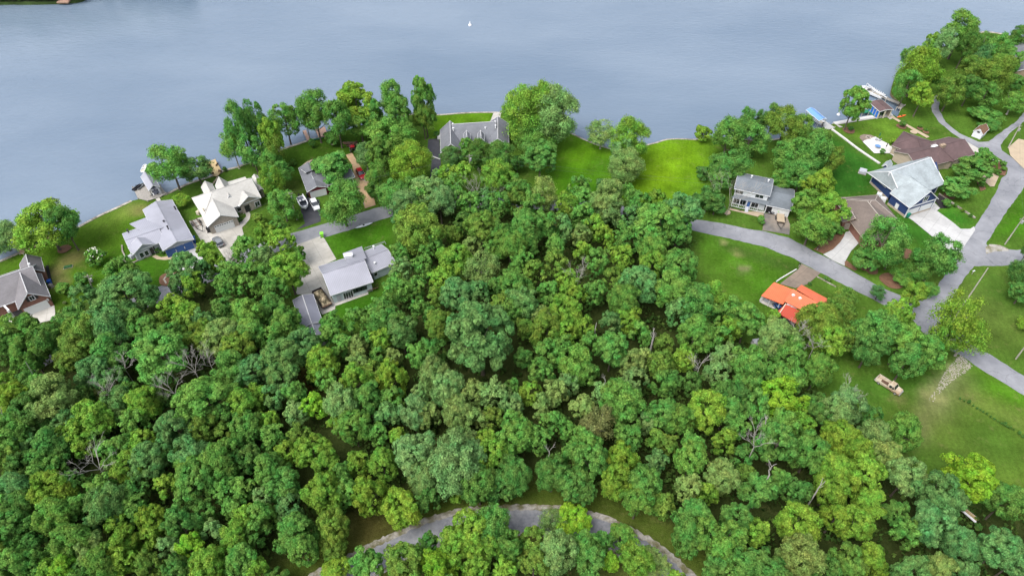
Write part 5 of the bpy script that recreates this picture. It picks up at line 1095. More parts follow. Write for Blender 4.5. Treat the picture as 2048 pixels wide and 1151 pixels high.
def trunk_mesh(seed, H, rx, zc, r0=.26, m='bark', limbs=6):
    rr = random.Random(seed); b = MB(); lean = Vector((rr.uniform(-.5, .5), rr.uniform(-.5, .5), 0)); tip = Vector((0, 0, zc + (H - zc) * .45)) + lean
    b.tube([Vector((0, 0, -.15)), Vector((0, 0, .5)), lean * .3 + Vector((0, 0, H * .25)), lean * .7 + Vector((0, 0, zc * .9)), tip], [r0 * 1.5, r0, r0 * .8, r0 * .5, r0 * .12], 7)
    for i in range(limbs):
        a = i * 2 * math.pi / limbs + rr.uniform(-.4, .4); z = H * rr.uniform(.24, .5); s0 = lean * .4 + Vector((0, 0, z)); e = Vector((math.cos(a) * rx * rr.uniform(.5, .75), math.sin(a) * rx * rr.uniform(.5, .75), z + rr.uniform(1.5, 4.5)))
        b.tube([s0, s0 * .45 + e * .55 + Vector((0, 0, -.3)), e], [r0 * .45, r0 * .28, r0 * .06], 5)
    o = b.build('trunk', m); me = o.data; bpy.data.objects.remove(o); return me
H0, R0 = 15.0, 4.6
PROTO = {}
def proto(key, seed, rx=R0, rz=6.0, zc=8.8, nl=42, ncl=10, nlf=68, leaf=.31, shape='round', loose=0.0, bark='bark', H=H0, r0=.26):
    c, n, s, rs = crown_points(seed, rx, rz, zc, nl, ncl, nlf, leaf, shape, loose)
    cm = quads_mesh('crown', leaf_quads(c, n, s, rs), 'leaf'); tm = trunk_mesh(seed, H, rx, zc, r0, bark); PROTO[key] = (cm, tm)
proto('r1', 11); proto('r2', 12, nl=50, ncl=9); proto('r3', 13, rz=5.6, nl=36, ncl=12); proto('r4', 14, nl=44, loose=.35)
proto('t1', 21, rz=6.9, zc=8.2, shape='tall', nl=46); proto('t2', 22, rz=6.6, zc=8.4, shape='cone', nl=46); proto('c1', 23, rz=7.2, zc=7.9, shape='cone', nl=46, leaf=.38)
proto('r5', 15, nl=34, ncl=13, loose=.15); proto('r6', 16, nl=52, ncl=8, loose=.5); proto('t3', 24, rz=6.5, zc=8.5, shape='tall', nl=44, loose=.3); proto('a1', 17, nl=34, ncl=10, nlf=50, loose=.75, rz=6.2); proto('a2', 18, nl=38, ncl=9, nlf=48, loose=.9, leaf=.29); proto('a3', 19, nl=32, ncl=11, nlf=48, loose=.6, rz=6.6, zc=8.4, shape='tall'); proto('b1', 31, rz=5.2, zc=9.2, shape='flat', nl=32, ncl=13); proto('b2', 32, rz=5.5, zc=9.0, nl=38, ncl=10, leaf=.36)
proto('s1', 41, nl=28, ncl=9, nlf=34, loose=1.0, leaf=.33, bark='bark_pale'); proto('s2', 42, nl=22, ncl=9, nlf=32, loose=1.3, leaf=.34, bark='bark_pale')
proto('w1', 51, nl=60, ncl=14, nlf=36, leaf=.26, loose=.8, rz=6.6, zc=7.2); proto('bush', 61, rx=4.6, rz=5.5, zc=6.5, nl=26, ncl=10, nlf=50, leaf=.8, H=10)
SH = dict(d=('dark green', (.078, .200, .040)), g=('mid green', (.106, .266, .050)), b=('blue-green', (.102, .246, .070)), y=('yellow-green', (.150, .305, .038)),
          o=('olive green', (.122, .236, .038)), p=('pale grey-green', (.155, .290, .088)), l=('bright lime green', (.160, .355, .030)), t=('yellowish tan-green', (.180, .285, .075)), n=('brownish olive', (.150, .200, .075)))
LM = [('the brick house', 50, 580), ('the blue-garage house', 310, 460), ('the white-roofed house', 455, 405), ('the red house', 655, 360), ('the wide grey house', 710, 545), ('the long grey shed', 612, 632),
      ('the lakeside slate-roofed house', 940, 275), ('the white two-storey house', 1520, 390), ('the brown hip-roofed house', 1735, 440), ('the navy house', 1810, 365), ('the maroon-roofed house', 1865, 300),
      ('the orange-roofed house', 1590, 605), ('the old pickup truck', 1776, 772), ('the curved gravel lane', 1050, 1040), ('the curved gravel lane', 850, 1070), ('the curved gravel lane', 1280, 1090), ('the bright lakeside lawn', 1300, 345),
      ('the small white shed', 1960, 262), ('the blue boat canopy', 1632, 232), ('the boathouse', 1765, 215), ('the street junction', 1870, 600), ('the yellow timber dock', 425, 335)]
FORM = dict(a1='airy', a2='open', a3='tall open', r5='bushy', r6='feathery', t3='upright', r1='rounded', r2='rounded', r3='broad', r4='loose', t1='tall', t2='tapering', c1='conical', b1='spreading', b2='dense', s1='sparse', s2='thin', w1='billowing', bush='low')
LBL = []
SHN = {k: v[0] for k, v in SH.items()}
def treelabel(u, v, c, kind, what='tree', lm=None):
    j = lm or min(LM, key=lambda l: math.hypot(l[1] - u, (l[2] - v))); dx, dy = u - j[1], v - j[2]
    rel = ('right of' if dx > 0 else 'left of') if abs(dx) > abs(dy) else ('below' if dy > 0 else 'above')
    return (SH[c][0], FORM[kind], what, rel, j[0], math.hypot(dx, dy))
ORD = ['nearest', 'second nearest', 'third nearest', 'fourth nearest', 'fifth nearest', 'sixth nearest', 'seventh nearest', 'eighth nearest', 'ninth nearest', 'tenth nearest', 'eleventh nearest', 'twelfth nearest'] + [w_ + 'th nearest' for w_ in ('thirteen', 'fourteen', 'fifteen', 'sixteen', 'seventeen', 'eighteen', 'nineteen', 'twentie', 'twenty-fir')]
def finish_labels():
    G_ = {}
    for o, t, Rm in LBL:
        sz = 'large' if Rm > 5.6 else ('small' if Rm < 3.9 else 'medium')
        if t[2] in ('shrub', 'sapling'): sz = 'large' if Rm > 1.6 else 'small'
        G_.setdefault((sz,) + t[:5], []).append((t[5], o))
    for (sz, sh, fm, what, rel, lm), L_ in G_.items():
        L_.sort(key=lambda q: q[0])
        for i, (d, o) in enumerate(L_):
            o['label'] = '%s %s %s %s %s %s' % (sz, sh, fm, what, rel, lm) if len(L_) == 1 else '%s %s %s %s, %s %s %s' % (sz, sh, fm, what, ORD[i], rel, lm)
def tree(xy, Ht, Rm, c, kind, group, label, rr, name='tree', cat='tree', colmul=.99, hgt=None):
    cm, tm = PROTO[kind]; r = thing(name, None, cat, (xy[0], xy[1], 0), rr.uniform(0, 6.28), group); LBL.append((r, label, Rm))
    hb = 10.0 if kind == 'bush' else H0; q_ = rr.uniform(.88, 1.13); r.scale = (Rm / R0 * q_, Rm / R0 / q_, Ht / hb)
    o = bpy.data.objects.new('trunk', tm); COL.objects.link(o); o.parent = r
    o = bpy.data.objects.new('crown', cm); COL.objects.link(o); o.parent = r
    k = colmul * rr.uniform(.88, 1.14); j = rr.uniform(-.10, .12); cc = SH[c][1]; o.color = (cc[0] * k * (1 + j), cc[1] * k, cc[2] * k * (1 - j), 1); return r
# crowns of the wood as surveyed: frame: x, y, radius, shade
WOOD = {
'Y5': '60 290 90 d,150 210 110 g,40 340 90 d,190 330 90 g,300 260 90 d,370 220 80 g,480 130 90 g,550 200 110 o,480 320 110 o,690 150 110 b,780 90 90 b,700 310 120 g,830 150 60 o,910 170 90 g,1010 150 80 o,1030 330 150 g,1080 240 90 g,1190 160 80 o,1310 220 90 o,1440 230 110 p,1540 290 100 o,1410 280 70 b,1580 100 110 g,1600 200 90 g,1300 130 70 b,1200 60 80 y,1100 30 70 y,1430 50 70 d,600 460 90 b,620 520 80 y,350 620 130 p,250 540 70 g,510 600 70 d,180 500 60 d,50 530 70 y,100 620 90 y,190 720 110 d,430 770 80 b,610 740 110 y,730 520 80 b,760 650 90 b,830 580 60 g,920 650 90 y,750 740 60 d,870 760 80 g,1040 620 50 d,1320 600 160 g,1480 440 100 g,1620 440 90 b,1560 640 110 y,1650 600 70 y,1140 800 110 b,1210 720 60 d,1310 790 90 o,1420 730 80 d,1580 810 90 g,1440 850 70 o,80 830 110 g,170 890 70 b,330 900 110 g,470 840 80 y,540 910 70 y,640 880 60 d,700 960 80 g,790 920 70 g,920 900 80 y,970 1010 100 b,830 1050 90 y,1080 980 60 d,1220 970 100 b,1420 1010 110 g,1240 1070 90 g,1580 1000 80 d,60 1000 80 o,130 1050 80 d,250 1010 80 g,360 1050 70 g',
'A1': '120 480 110 b,300 380 90 g,400 480 130 y,560 440 90 g,780 460 90 g,820 590 130 b,1040 500 90 d,1290 450 90 y,1500 420 140 g,1720 470 90 g,1860 470 80 g,60 590 90 g,180 600 100 d,420 680 120 g,570 620 90 g,740 740 70 b,90 760 120 g,1040 620 90 g,1170 720 100 y,890 770 80 y,1390 740 120 g,1560 650 80 g,1780 620 70 g,1900 680 90 y,1640 800 80 p,560 880 130 g,260 900 80 d,960 860 100 y,1160 830 80 y,1300 930 90 p,1470 930 100 l,1830 830 110 y,700 940 100 p,100 1060 130 g,240 1050 100 g,500 1060 100 l,370 1090 80 y,640 1090 80 d,790 1030 110 g,950 1010 90 y,1150 1070 100 o,1350 1090 100 d,1600 1060 120 y,1850 1010 110 g,1950 1100 80 y',
'A2': '570 60 100 g,660 160 110 g,550 270 90 g,640 440 140 b,640 580 110 b,800 330 100 b,940 460 110 y,960 600 80 g,1020 175 80 g,980 250 80 g,1090 330 80 g,1210 340 70 t,1210 140 95 g,1330 120 85 g,1440 140 115 g,1400 290 80 y,1270 300 60 g,1220 460 80 t,1370 420 60 g,1480 430 60 t,1550 230 100 b,1700 80 90 g,1840 180 100 o,1680 400 90 g,1790 370 90 d,1320 540 80 o,1470 590 110 y,1480 750 90 g,1200 600 100 y,1280 720 110 g,1080 780 120 p,880 790 90 l,720 700 90 g,560 720 90 b,740 850 80 p,1430 860 90 b,1640 850 100 p,1180 950 110 g,1050 930 70 y,520 920 70 y,360 980 80 p,560 1040 90 g,760 1020 80 o,880 1090 120 y,1370 1010 70 g,1520 1040 60 y,1800 560 110 p,1900 660 110 p,1760 860 90 t,240 900 70 d,1700 690 60 p',
'A3': '280 200 80 y,490 200 120 y,150 310 130 g,590 300 100 y,560 500 130 y,820 280 80 y,1010 260 120 y,700 370 80 g,920 520 120 y,720 500 90 g,1290 200 150 p,1330 420 110 p,1560 260 180 p,1700 230 100 p,1870 200 110 y,1750 480 120 d,1900 480 110 d,1590 530 60 y,1150 650 130 y,310 610 90 b,260 440 110 g,100 540 80 p,90 660 110 g,350 780 150 g,400 950 120 g,650 780 110 o,640 930 100 o,50 800 90 g,1370 570 90 d,1370 900 70 d,1180 1040 130 o,860 1010 90 g,940 1060 90 g,650 1110 100 y,1700 800 150 y,1560 900 130 y,1450 1060 120 l,1840 750 130 g,1800 900 110 y,1720 1080 90 y,1290 1010 70 g',
'A4': '80 240 80 g,220 210 80 g,380 230 110 p,460 300 100 p,180 380 90 b,510 100 60 y,630 90 80 y,560 180 70 g,440 120 40 p,900 110 110 y,1060 210 90 g,1140 270 80 y,1250 230 100 t,1520 200 90 g,1440 250 90 g,1740 290 120 t,1890 270 90 g,1560 410 90 g,1760 400 90 p,1430 360 50 o,1930 430 90 b,940 370 90 g,290 500 170 o,640 480 80 d,780 500 110 o,930 550 90 g,1120 500 110 g,1290 470 90 g,1400 500 80 b,1540 560 70 t,1650 500 80 y,1720 570 70 y,1900 570 100 g,380 640 100 g,340 800 80 g,160 690 70 g,570 750 110 y,700 660 70 t,780 810 110 t,1000 650 110 g,860 670 60 g,1160 640 60 g,1350 640 70 g,1080 750 80 g,1180 850 90 o,1330 780 90 o,1550 680 60 y,1660 750 90 g,1860 730 90 y,1050 950 110 g,480 900 100 y,600 850 70 y,270 970 80 g,130 970 100 g,170 830 80 p,600 1020 110 b,740 1010 90 b,1290 1000 80 g,1480 1010 90 y,1440 910 80 y,1090 1080 110 b,940 1090 80 o,330 1090 80 g,30 1110 80 g,1650 1000 80 g,1770 900 80 o,1920 920 90 b,1870 1060 110 g,420 1040 60 o,870 960 60 d,560 560 70 o',
'A5': '240 260 250 b,470 60 90 g,570 200 70 o,700 110 80 t,740 210 110 o,880 80 110 y,870 240 90 y,1030 200 80 y,1070 330 80 g,1240 170 80 b,1240 360 110 g,1380 140 90 y,1450 240 80 g,730 400 100 g,860 350 80 g,960 480 120 g,700 520 90 g,1060 560 80 g,560 430 60 d,1400 470 90 t,1480 440 80 t,1620 480 100 o,1640 330 70 o,1800 430 90 y,1880 220 110 g,1760 60 100 b,1620 620 90 g,1420 600 90 p,60 650 100 t,180 700 90 t,350 700 100 p,480 660 60 g,60 850 110 t,180 900 90 t,320 900 80 o,490 790 80 p,620 700 80 y,700 790 80 t,820 690 90 t,900 640 80 p,1010 800 90 t,1180 700 80 p,1310 760 140 g,480 920 90 g,290 1060 80 y,500 1040 120 g,60 1090 110 p,670 1060 90 g,790 930 90 g,910 990 60 g,1140 930 130 n,1350 930 100 g,1380 1040 100 g,1070 1100 110 g,1620 850 110 g,1770 880 110 g,1920 860 100 y,1500 920 70 p,1580 1050 70 o,1860 1090 90 g,1700 620 80 d,1850 620 80 d',
'A6': '110 390 110 d,400 380 110 d,550 210 80 g,690 260 130 g,930 260 110 y,880 440 110 y,1100 480 120 g,1050 600 100 g,1190 260 80 b,1290 150 70 o,1460 230 110 g,1720 110 90 y,1690 380 110 t,1440 460 90 t,1570 510 80 y,1490 700 130 g,1430 850 120 g,1560 850 110 g,1250 620 80 o,1800 700 110 g,1750 850 110 g,1900 450 90 g,1850 230 80 d,1870 370 70 o,1700 980 120 g,1850 1080 120 g,540 480 100 d,650 520 80 d,1650 1100 90 d,405 730 100 t,570 730 120 l,920 870 100 g,240 850 90 o,440 940 130 p,650 900 100 g,700 1020 100 g,260 1020 110 o,1040 1010 110 y,1170 1060 110 t,850 1030 60 l,10 760 110 g,60 900 100 g,40 1090 80 y,780 880 70 d',
'A7': '60 60 80 b,270 80 110 g,400 130 90 g,560 90 100 y,700 200 80 g,820 300 110 g,690 360 80 y,620 430 80 g,430 370 130 g,560 260 80 g,650 560 80 p,840 630 120 g,830 750 110 g,600 700 90 p,1050 430 130 p,1140 560 120 g,1020 710 90 g,1180 740 90 g,1310 700 90 g,1380 660 80 b,1060 880 140 l,1370 300 130 o,1500 250 110 o,1450 430 110 y,1560 420 90 o,750 880 100 d,640 850 90 d,880 960 100 g,660 980 100 g,500 980 130 y,1340 980 100 d,1480 1000 110 p,1230 1080 90 y,1080 1110 120 g,750 1110 80 g',
'Y4': '560 120 80 y,600 60 70 y,450 170 110 g,430 262 88 d,620 235 95 g,655 335 90 g,740 280 85 g,800 315 75 g,110 410 80 g,280 620 90 p,170 660 80 d,430 700 60 d,640 770 100 g,440 820 90 t,500 930 90 t,250 820 100 y,340 900 80 y,60 900 100 g,640 1050 100 p,400 1050 110 y,200 1010 90 y,1040 1060 120 l,850 1090 100 b',
'Y8': '210 100 140 g,400 240 100 g,230 400 70 g,60 470 110 g,350 480 90 d,600 440 110 y,860 340 110 y,890 560 120 y,640 660 100 y,790 720 110 y,350 720 130 y,60 780 90 y,370 960 140 t,1100 640 80 g,1400 500 150 b,1380 700 140 b,1900 540 120 g,1180 800 90 g,1560 870 100 b,900 970 120 y,720 1000 110 o,1850 900 130 b,1960 1000 100 b,1400 1060 100 t,1200 1090 110 b,1600 1080 90 b,560 1060 100 d,100 1060 130 d',
'A8': '740 200 90 y,870 130 70 g,900 270 110 y,580 330 110 g,740 400 90 p,650 520 90 g,960 520 130 y,780 560 100 g,1060 370 40 g,840 700 110 g,430 540 110 g,240 370 90 y,310 450 80 y,40 520 90 b,200 540 80 b,110 640 90 y,420 640 100 g,600 660 90 g',
'Z0': '845 398 24 g,880 406 22 y,912 392 20 g,940 404 24 g,972 398 20 b,1000 404 24 g,1032 398 22 o,1065 404 22 g,1098 396 24 g,1135 404 24 y,1168 398 24 g,1205 402 24 g,1240 398 22 g,1275 404 24 g,1310 400 22 y',
'Z1': '790 790 90 g,810 900 140 b,540 930 80 b,1200 750 90 b,1150 850 60 b',
'Z6': '1150 980 150 b,900 1000 130 g,700 850 80 b,820 850 80 t',
'Y7': '950 60 120 g,1080 110 90 g,900 160 80 g,1080 330 100 g,930 240 80 g,920 330 80 y,860 430 90 b,1050 460 110 g,1180 540 100 g'}
rr = random.Random(99); items = []
for k, s in WOOD.items():
    for e in s.split(','):
        x, y, r, c = e.split(); u, v = px(k, float(x), float(y)); rp = float(r) / FR[k][2]; dl_ = min((math.hypot(u - a, v - b), b) for a, b in LANE); sh_ = .2 if v > dl_[1] or dl_[0] > 120 else -.12; items.append((u, v + sh_ * rp, rp, c))
keep = []
for it in sorted(items, key=lambda i: -i[2]):
    if all(math.hypot(it[0] - q[0], it[1] - q[1]) > .42 * (it[2] + q[2]) for q in keep): keep.append(it)
# a few more beyond the frame so that the wood goes on to the sides and below
XT = []
for i in range(60):
    side = rr.choice('LRB'); u, v = {'L': (rr.uniform(-170, -25), rr.uniform(700, 1180)), 'R': (rr.uniform(2070, 2200), rr.uniform(960, 1180)), 'B': (rr.uniform(0, 2048), rr.uniform(1165, 1260))}[side]
    if all(math.hypot(u - q[0], v - q[1]) > 50 for q in keep + XT): XT.append((u, v, rr.uniform(24, 36), rr.choice('gggydob')))
keep += XT
KINDS = dict(d=['r1', 'r2', 't1', 'b2', 'r6'], g=['r1', 'r2', 'r3', 'r4', 't1', 't2', 'b2', 'r5', 'r6', 't3'], b=['r2', 'b1', 'b2', 't3', 'r6'], y=['r3', 'r4', 't2', 't1', 'r1', 'r5', 't3'], o=['r3', 'r4', 'b1', 'r6'], p=['r4', 'b1', 'r6'], l=['r1', 'r3'], t=['r4', 'r3', 's1'], n=['s1', 's2'])
keep.sort(key=lambda i: -(i[2] * min(1.0, i[2])))
# the largest-looking crowns are things of their own, the smallest ones are merged as the rest of the wood
vis = lambda i: -20 < i[0] < 2068 and -20 < i[1] < 1190
ranked = sorted([i for i in keep if vis(i)], key=lambda i: -i[2]); NIND = 232
indiv = ranked[:NIND]; rest = ranked[NIND:] + [i for i in keep if not vis(i)]
lane_w = [(p.x, p.y) for p in lane]
def place(u, v, rp):
    zc = 9.4; p = P(u, v, zc); Rm = rp * depth(p) / FPX
    Ht = min(22, max(7.5, 15.5 * (Rm / 4.6) ** .55)); zc = .58 * Ht; p = P(u, v, zc); Rm = rp * depth(p) / FPX * 1.17; return p, Ht, Rm
def near_lane(x, y, d):
    return any(math.hypot(x - a, y - b) < d for a, b in lane_w)
for (u, v, rp, c) in indiv:
    p, Ht, Rm = place(u, v, rp)
    for _ in range(4):                       # keep trunks off the lane
        if near_lane(p.x, p.y, 3.4): Ht *= .8; p = P(u, v, .58 * Ht)
    kind = rr.choice(KINDS[c]); what = 'tree'
    tree((p.x, p.y), Ht, Rm, c, kind, 'leafy trees of the wood', treelabel(u, v, c, kind, 'tree'), rr)
# merged remainder
lo = {}
for i in range(4): lo[i] = crown_points(70 + i, R0, 6.0, 8.8, 30, 7, 28, .46, 'round' if i % 2 else 'tall')
AV = []; AC = []
for (u, v, rp, c) in rest:
    p, Ht, Rm = place(u, v, rp); Ht *= .94; cN, nN, sN, rs_ = lo[rr.randrange(4)]; a = rr.uniform(0, 6.28); ca, sa = math.cos(a), math.sin(a); Rt = np.array([[ca, -sa, 0], [sa, ca, 0], [0, 0, 1]])
    sc = np.array([Rm / R0, Rm / R0, Ht / H0]); cc = (cN * sc) @ Rt.T + np.array([p.x, p.y, 0]); nn = nN @ Rt.T
    AV.append(leaf_quads(cc, nn, sN * max(.8, Rm / R0), rs_)); col = np.array([*SH[c][1], 1.0]); col[:3] *= rr.uniform(.85, 1.15); AC.append(np.tile(col, (len(cc), 1)))
o = bpy.data.objects.new('wood', quads_mesh('wood', np.concatenate(AV), 'leaf_v', np.concatenate(AC))); COL.objects.link(o)
setp(o, 'smaller crowns filling the gaps between the big trees of the wood', 'woodland', None, 'stuff')
# undergrowth on the forest floor
FP = [(p.x, p.y) for p in [P(u, v) for u, v in forest_px]]
rs = np.random.RandomState(5); X = rs.uniform(-190, 190, 7500); Y = rs.uniform(30, 225, 7500); d = sd_poly(X, Y, FP); ok = d > 0
lw = np.array(lane_w); dl = np.min(np.hypot(X[:, None] - lw[None, :, 0], Y[:, None] - lw[None, :, 1]), axis=1)
cl_ = sd_poly(X, Y, [(p.x, p.y) for p in [P(u, v) for u, v in [(690, 1110), (700, 1020), (740, 990), (800, 1010), (820, 1060)]]])
vx = np.abs(X) < Y * .95 + 60
ok &= (dl > 8.0) & (cl_ < 0) & vx; X = X[ok]; Y = Y[ok]; n = len(X); AV = []; AC = []
for x, y in zip(X, Y):
    r = rs.uniform(.9, 2.2); m = 16; f = rs.normal(size=(m, 3)); f[:, 2] = np.abs(f[:, 2]) + .2; f /= np.linalg.norm(f, axis=1)[:, None]
    c = f * r * np.array([1, 1, rs.uniform(.7, 1.5)]) + np.array([x, y, 0]); AV.append(leaf_quads(c, f + rs.normal(size=(m, 3)) * .3, rs.uniform(.5, 1.1, m), rs)); col = np.array([.060, .125, .024, 1]); col[:3] *= rs.uniform(.6, 1.4); AC.append(np.tile(col, (m, 1)))
o = bpy.data.objects.new('undergrowth', quads_mesh('undergrowth', np.concatenate(AV), 'leaf_v', np.concatenate(AC))); COL.objects.link(o); setp(o, 'dark leafy undergrowth on the floor of the wood', 'undergrowth', None, 'stuff')

# ------------------------------------------------ trees standing in yards and along the shore: frame, crown x y radius, trunk foot x y, shade, kind
YARD = [('Z1', 270, 455, 175, 405, 640, 'y', 'r4'), ('Z1', 460, 470, 80, 405, 641, 'g', 'r4'), ('Z1', 10, 540, 120, 60, 640, 'p', 'w1'), ('Z2', 470, 270, 155, 615, 490, 'g', 'r4'), ('Z2', 710, 300, 115, 740, 440, 'b', 'r2'), ('Z2', 590, 560, 70, 590, 620, 'y', 's1'),
 ('Z3', 160, 480, 95, 230, 680, 'g', 's1'), ('Z3', 260, 360, 95, 300, 660, 'g', 'r4'), ('Z3', 370, 320, 80, 400, 600, 'g', 't2'), ('Z3', 330, 520, 100, 340, 720, 'g', 'r1'), ('Z3', 560, 290, 105, 640, 490, 'g', 'r4'), ('Z3', 480, 420, 90, 500, 660, 'y', 'r3'),
 ('Z3', 510, 530, 80, 530, 720, 'o', 's1'), ('Z3', 540, 700, 90, 560, 830, 'g', 'r1'), ('Z3', 480, 760, 80, 500, 950, 'y', 't1'), ('Z3', 560, 930, 110, 580, 1080, 'g', 'b2'), ('Z3', 470, 620, 80, 480, 760, 'g', 'r2'),
 ('Z3', 800, 240, 115, 860, 480, 'g', 'r4'), ('Z3', 725, 260, 60, 770, 470, 'g', 's1'), ('Z3', 782, 470, 26, 784, 520, 'd', 'c1'), ('Z3', 1130, 170, 140, 1140, 420, 'y', 'r3'), ('Z3', 1000, 290, 105, 960, 520, 'g', 'r2'), ('Z3', 1150, 310, 110, 1170, 470, 'g', 'r1'), ('Z3', 1270, 250, 80, 1290, 450, 'g', 't2'),
 ('Z3', 1410, 130, 105, 1440, 380, 'g', 'r2'), ('Z3', 1450, 260, 100, 1470, 480, 'g', 'r1'), ('Z3', 1400, 400, 150, 1420, 600, 'g', 'b2'), ('Z3', 1660, 150, 90, 1640, 440, 'g', 't1'), ('Z3', 1650, 290, 70, 1630, 455, 'o', 'r4'),
 ('Z3', 920, 640, 150, 960, 800, 'g', 'r3'), ('Z3', 1000, 900, 165, 1060, 1120, 'g', 'r1'), ('Z3', 1190, 560, 75, 1210, 700, 'p', 's1'), ('Z3', 1320, 540, 105, 1340, 740, 'o', 'r3'), ('Z3', 1540, 610, 145, 1560, 800, 'y', 'w1'), ('Z3', 1290, 700, 90, 1300, 860, 'g', 's1'), ('Z3', 1400, 850, 110, 1420, 1020, 'g', 'r1'), ('Z3', 1270, 830, 70, 1290, 930, 'd', 'r2'), ('Z3', 1500, 960, 100, 1520, 1130, 'p', 'r4'), ('Z3', 1620, 850, 90, 1640, 1000, 'p', 'r4'),
 ('Z5', 1060, 260, 190, 1090, 590, 'y', 'w1'), ('Z5', 1340, 290, 190, 1300, 600, 'p', 'w1'), ('Z5', 1200, 220, 150, 1210, 560, 'y', 'w1'), ('Z5', 1160, 460, 190, 1190, 640, 'g', 'w1'), ('Z5', 1190, 680, 150, 1200, 880, 'g', 'r1'),
 ('Z5', 560, 620, 70, 560, 760, 'g', 't1'), ('Z5', 680, 650, 105, 690, 800, 'd', 'w1'), ('Z5', 860, 670, 120, 870, 830, 'd', 'w1'), ('Z5', 430, 680, 85, 440, 790, 'b', 'w1'), ('Z5', 1000, 740, 60, 1000, 830, 'd', 'r2'), ('Z5', 400, 800, 50, 400, 860, 'p', 't2'),
 ('Z6', 450, 270, 125, 460, 430, 'p', 's1'), ('Z6', 700, 320, 150, 690, 560, 'y', 'w1'), ('Z6', 640, 450, 110, 640, 640, 'p', 'r4'), ('Z6', 680, 560, 140, 660, 745, 'p', 'w1'),
 ('Z7', 400, 150, 85, 410, 330, 'g', 'r4'), ('Z7', 270, 260, 125, 300, 450, 'g', 'r4'), ('Z7', 440, 280, 130, 450, 470, 'g', 'r1'), ('Z7', 515, 160, 60, 520, 320, 'd', 'r2'), ('Z7', 290, 470, 130, 300, 640, 'g', 'r1'), ('Z7', 210, 600, 90, 230, 720, 'g', 'r3'),
 ('Z7', 690, 190, 120, 720, 390, 'o', 'b1'), ('Z7', 840, 210, 105, 860, 400, 'o', 'b1'), ('Z7', 975, 310, 105, 985, 470, 'o', 'b1'), ('Z7', 1065, 450, 90, 1075, 590, 'o', 'b1'), ('Z7', 780, 400, 140, 800, 590, 'g', 'r1'), ('Z7', 930, 380, 120, 940, 580, 'g', 'r2'), ('Z7', 700, 590, 80, 720, 690, 'g', 'r2'), ('Z7', 830, 560, 110, 850, 720, 'g', 'r1'), ('Z7', 960, 620, 120, 970, 790, 'y', 'r3'), ('Z7', 870, 780, 100, 880, 930, 'g', 'r1'), ('Z7', 1060, 820, 115, 1050, 1000, 'y', 'r3'), ('Z7', 900, 970, 130, 930, 1110, 'g', 'r2'), ('Z7', 1030, 970, 90, 1030, 1080, 'g', 'r1'), ('Z7', 620, 120, 60, 640, 260, 'g', 'r1'),
 ('Z8', 390, 200, 92, 355, 410, 'g', 'r2'), ('Z8', 1250, 690, 130, 1255, 800, 'd', 'b2'), ('Z8', 1165, 815, 105, 1107, 900, 'g', 'r1'),
 ('Y1', 730, 190, 150, 740, 470, 'g', 'r4'), ('Y1', 560, 330, 110, 580, 560, 'p', 'r4'), ('Y1', 800, 330, 100, 800, 560, 'd', 'r2'), ('Y1', 470, 330, 90, 480, 540, 'y', 'r3'), ('Y1', 340, 540, 175, 330, 830, 'y', 'w1'), ('Y1', 240, 430, 60, 250, 600, 'g', 's1'), ('Y1', 220, 700, 105, 270, 935, 'g', 'r2'), ('Y1', 410, 810, 95, 320, 1020, 'y', 'r3'), ('Y1', 500, 620, 70, 480, 800, 'g', 'r3'),
 ('Y1', 830, 560, 130, 800, 800, 'o', 'r4'), ('Y1', 690, 750, 130, 600, 970, 'o', 'r4'), ('Y1', 840, 740, 90, 840, 920, 'd', 'r2'), ('Y1', 1080, 590, 135, 1080, 850, 'o', 'w1'), ('Y1', 980, 780, 130, 980, 960, 'g', 'r1'), ('Y1', 1110, 350, 110, 1120, 560, 'g', 'r1'), ('Y1', 940, 430, 90, 960, 620, 'b', 's1'), ('Y1', 1220, 470, 100, 1230, 660, 'g', 'r1'), ('Y1', 1340, 230, 110, 1340, 420, 'd', 'b2'), ('Y1', 1270, 680, 80, 1270, 800, 'd', 'r2'), ('Y1', 1070, 980, 130, 880, 1060, 'g', 'r4'), ('Y1', 1260, 860, 120, 1260, 1000, 'g', 's1'), ('Y1', 980, 290, 80, 980, 440, 'g', 's1'), ('Y1', 1040, 1090, 90, 1030, 1140, 'g', 'r4'),
 ('Y2', 680, 380, 150, 600, 650, 'g', 'r4'), ('Y2', 570, 540, 120, 520, 640, 'g', 'r3'), ('Y2', 750, 530, 90, 700, 650, 'd', 'r2'), ('Y2', 1120, 510, 150, 1060, 740, 'g', 'r1'), ('Y2', 970, 600, 105, 930, 740, 'g', 'r1'), ('Y2', 880, 690, 90, 758, 748, 'g', 's1'), ('Y2', 1040, 800, 75, 1020, 860, 'g', 'r2'), ('Y2', 920, 850, 95, 910, 990, 'y', 'r3'), ('Y2', 640, 830, 60, 640, 900, 'b', 'r2'), ('Y2', 370, 870, 90, 380, 960, 'o', 's1'),
 ('Y2', 1830, 640, 110, 1830, 800, 'd', 'b2'), ('Y2', 1800, 830, 90, 1810, 930, 'd', 'r2'), ('Y2', 1850, 500, 50, 1850, 600, 'd', 'r2'), ('Y4', 890, 110, 120, 880, 330, 'y', 's2'), ('Y4', 1040, 210, 110, 900, 335, 'y', 's2'), ('Y4', 830, 200, 80, 860, 350, 'y', 's1'), ('Y4', 1380, 130, 60, 1350, 165, 'y', 's1')]
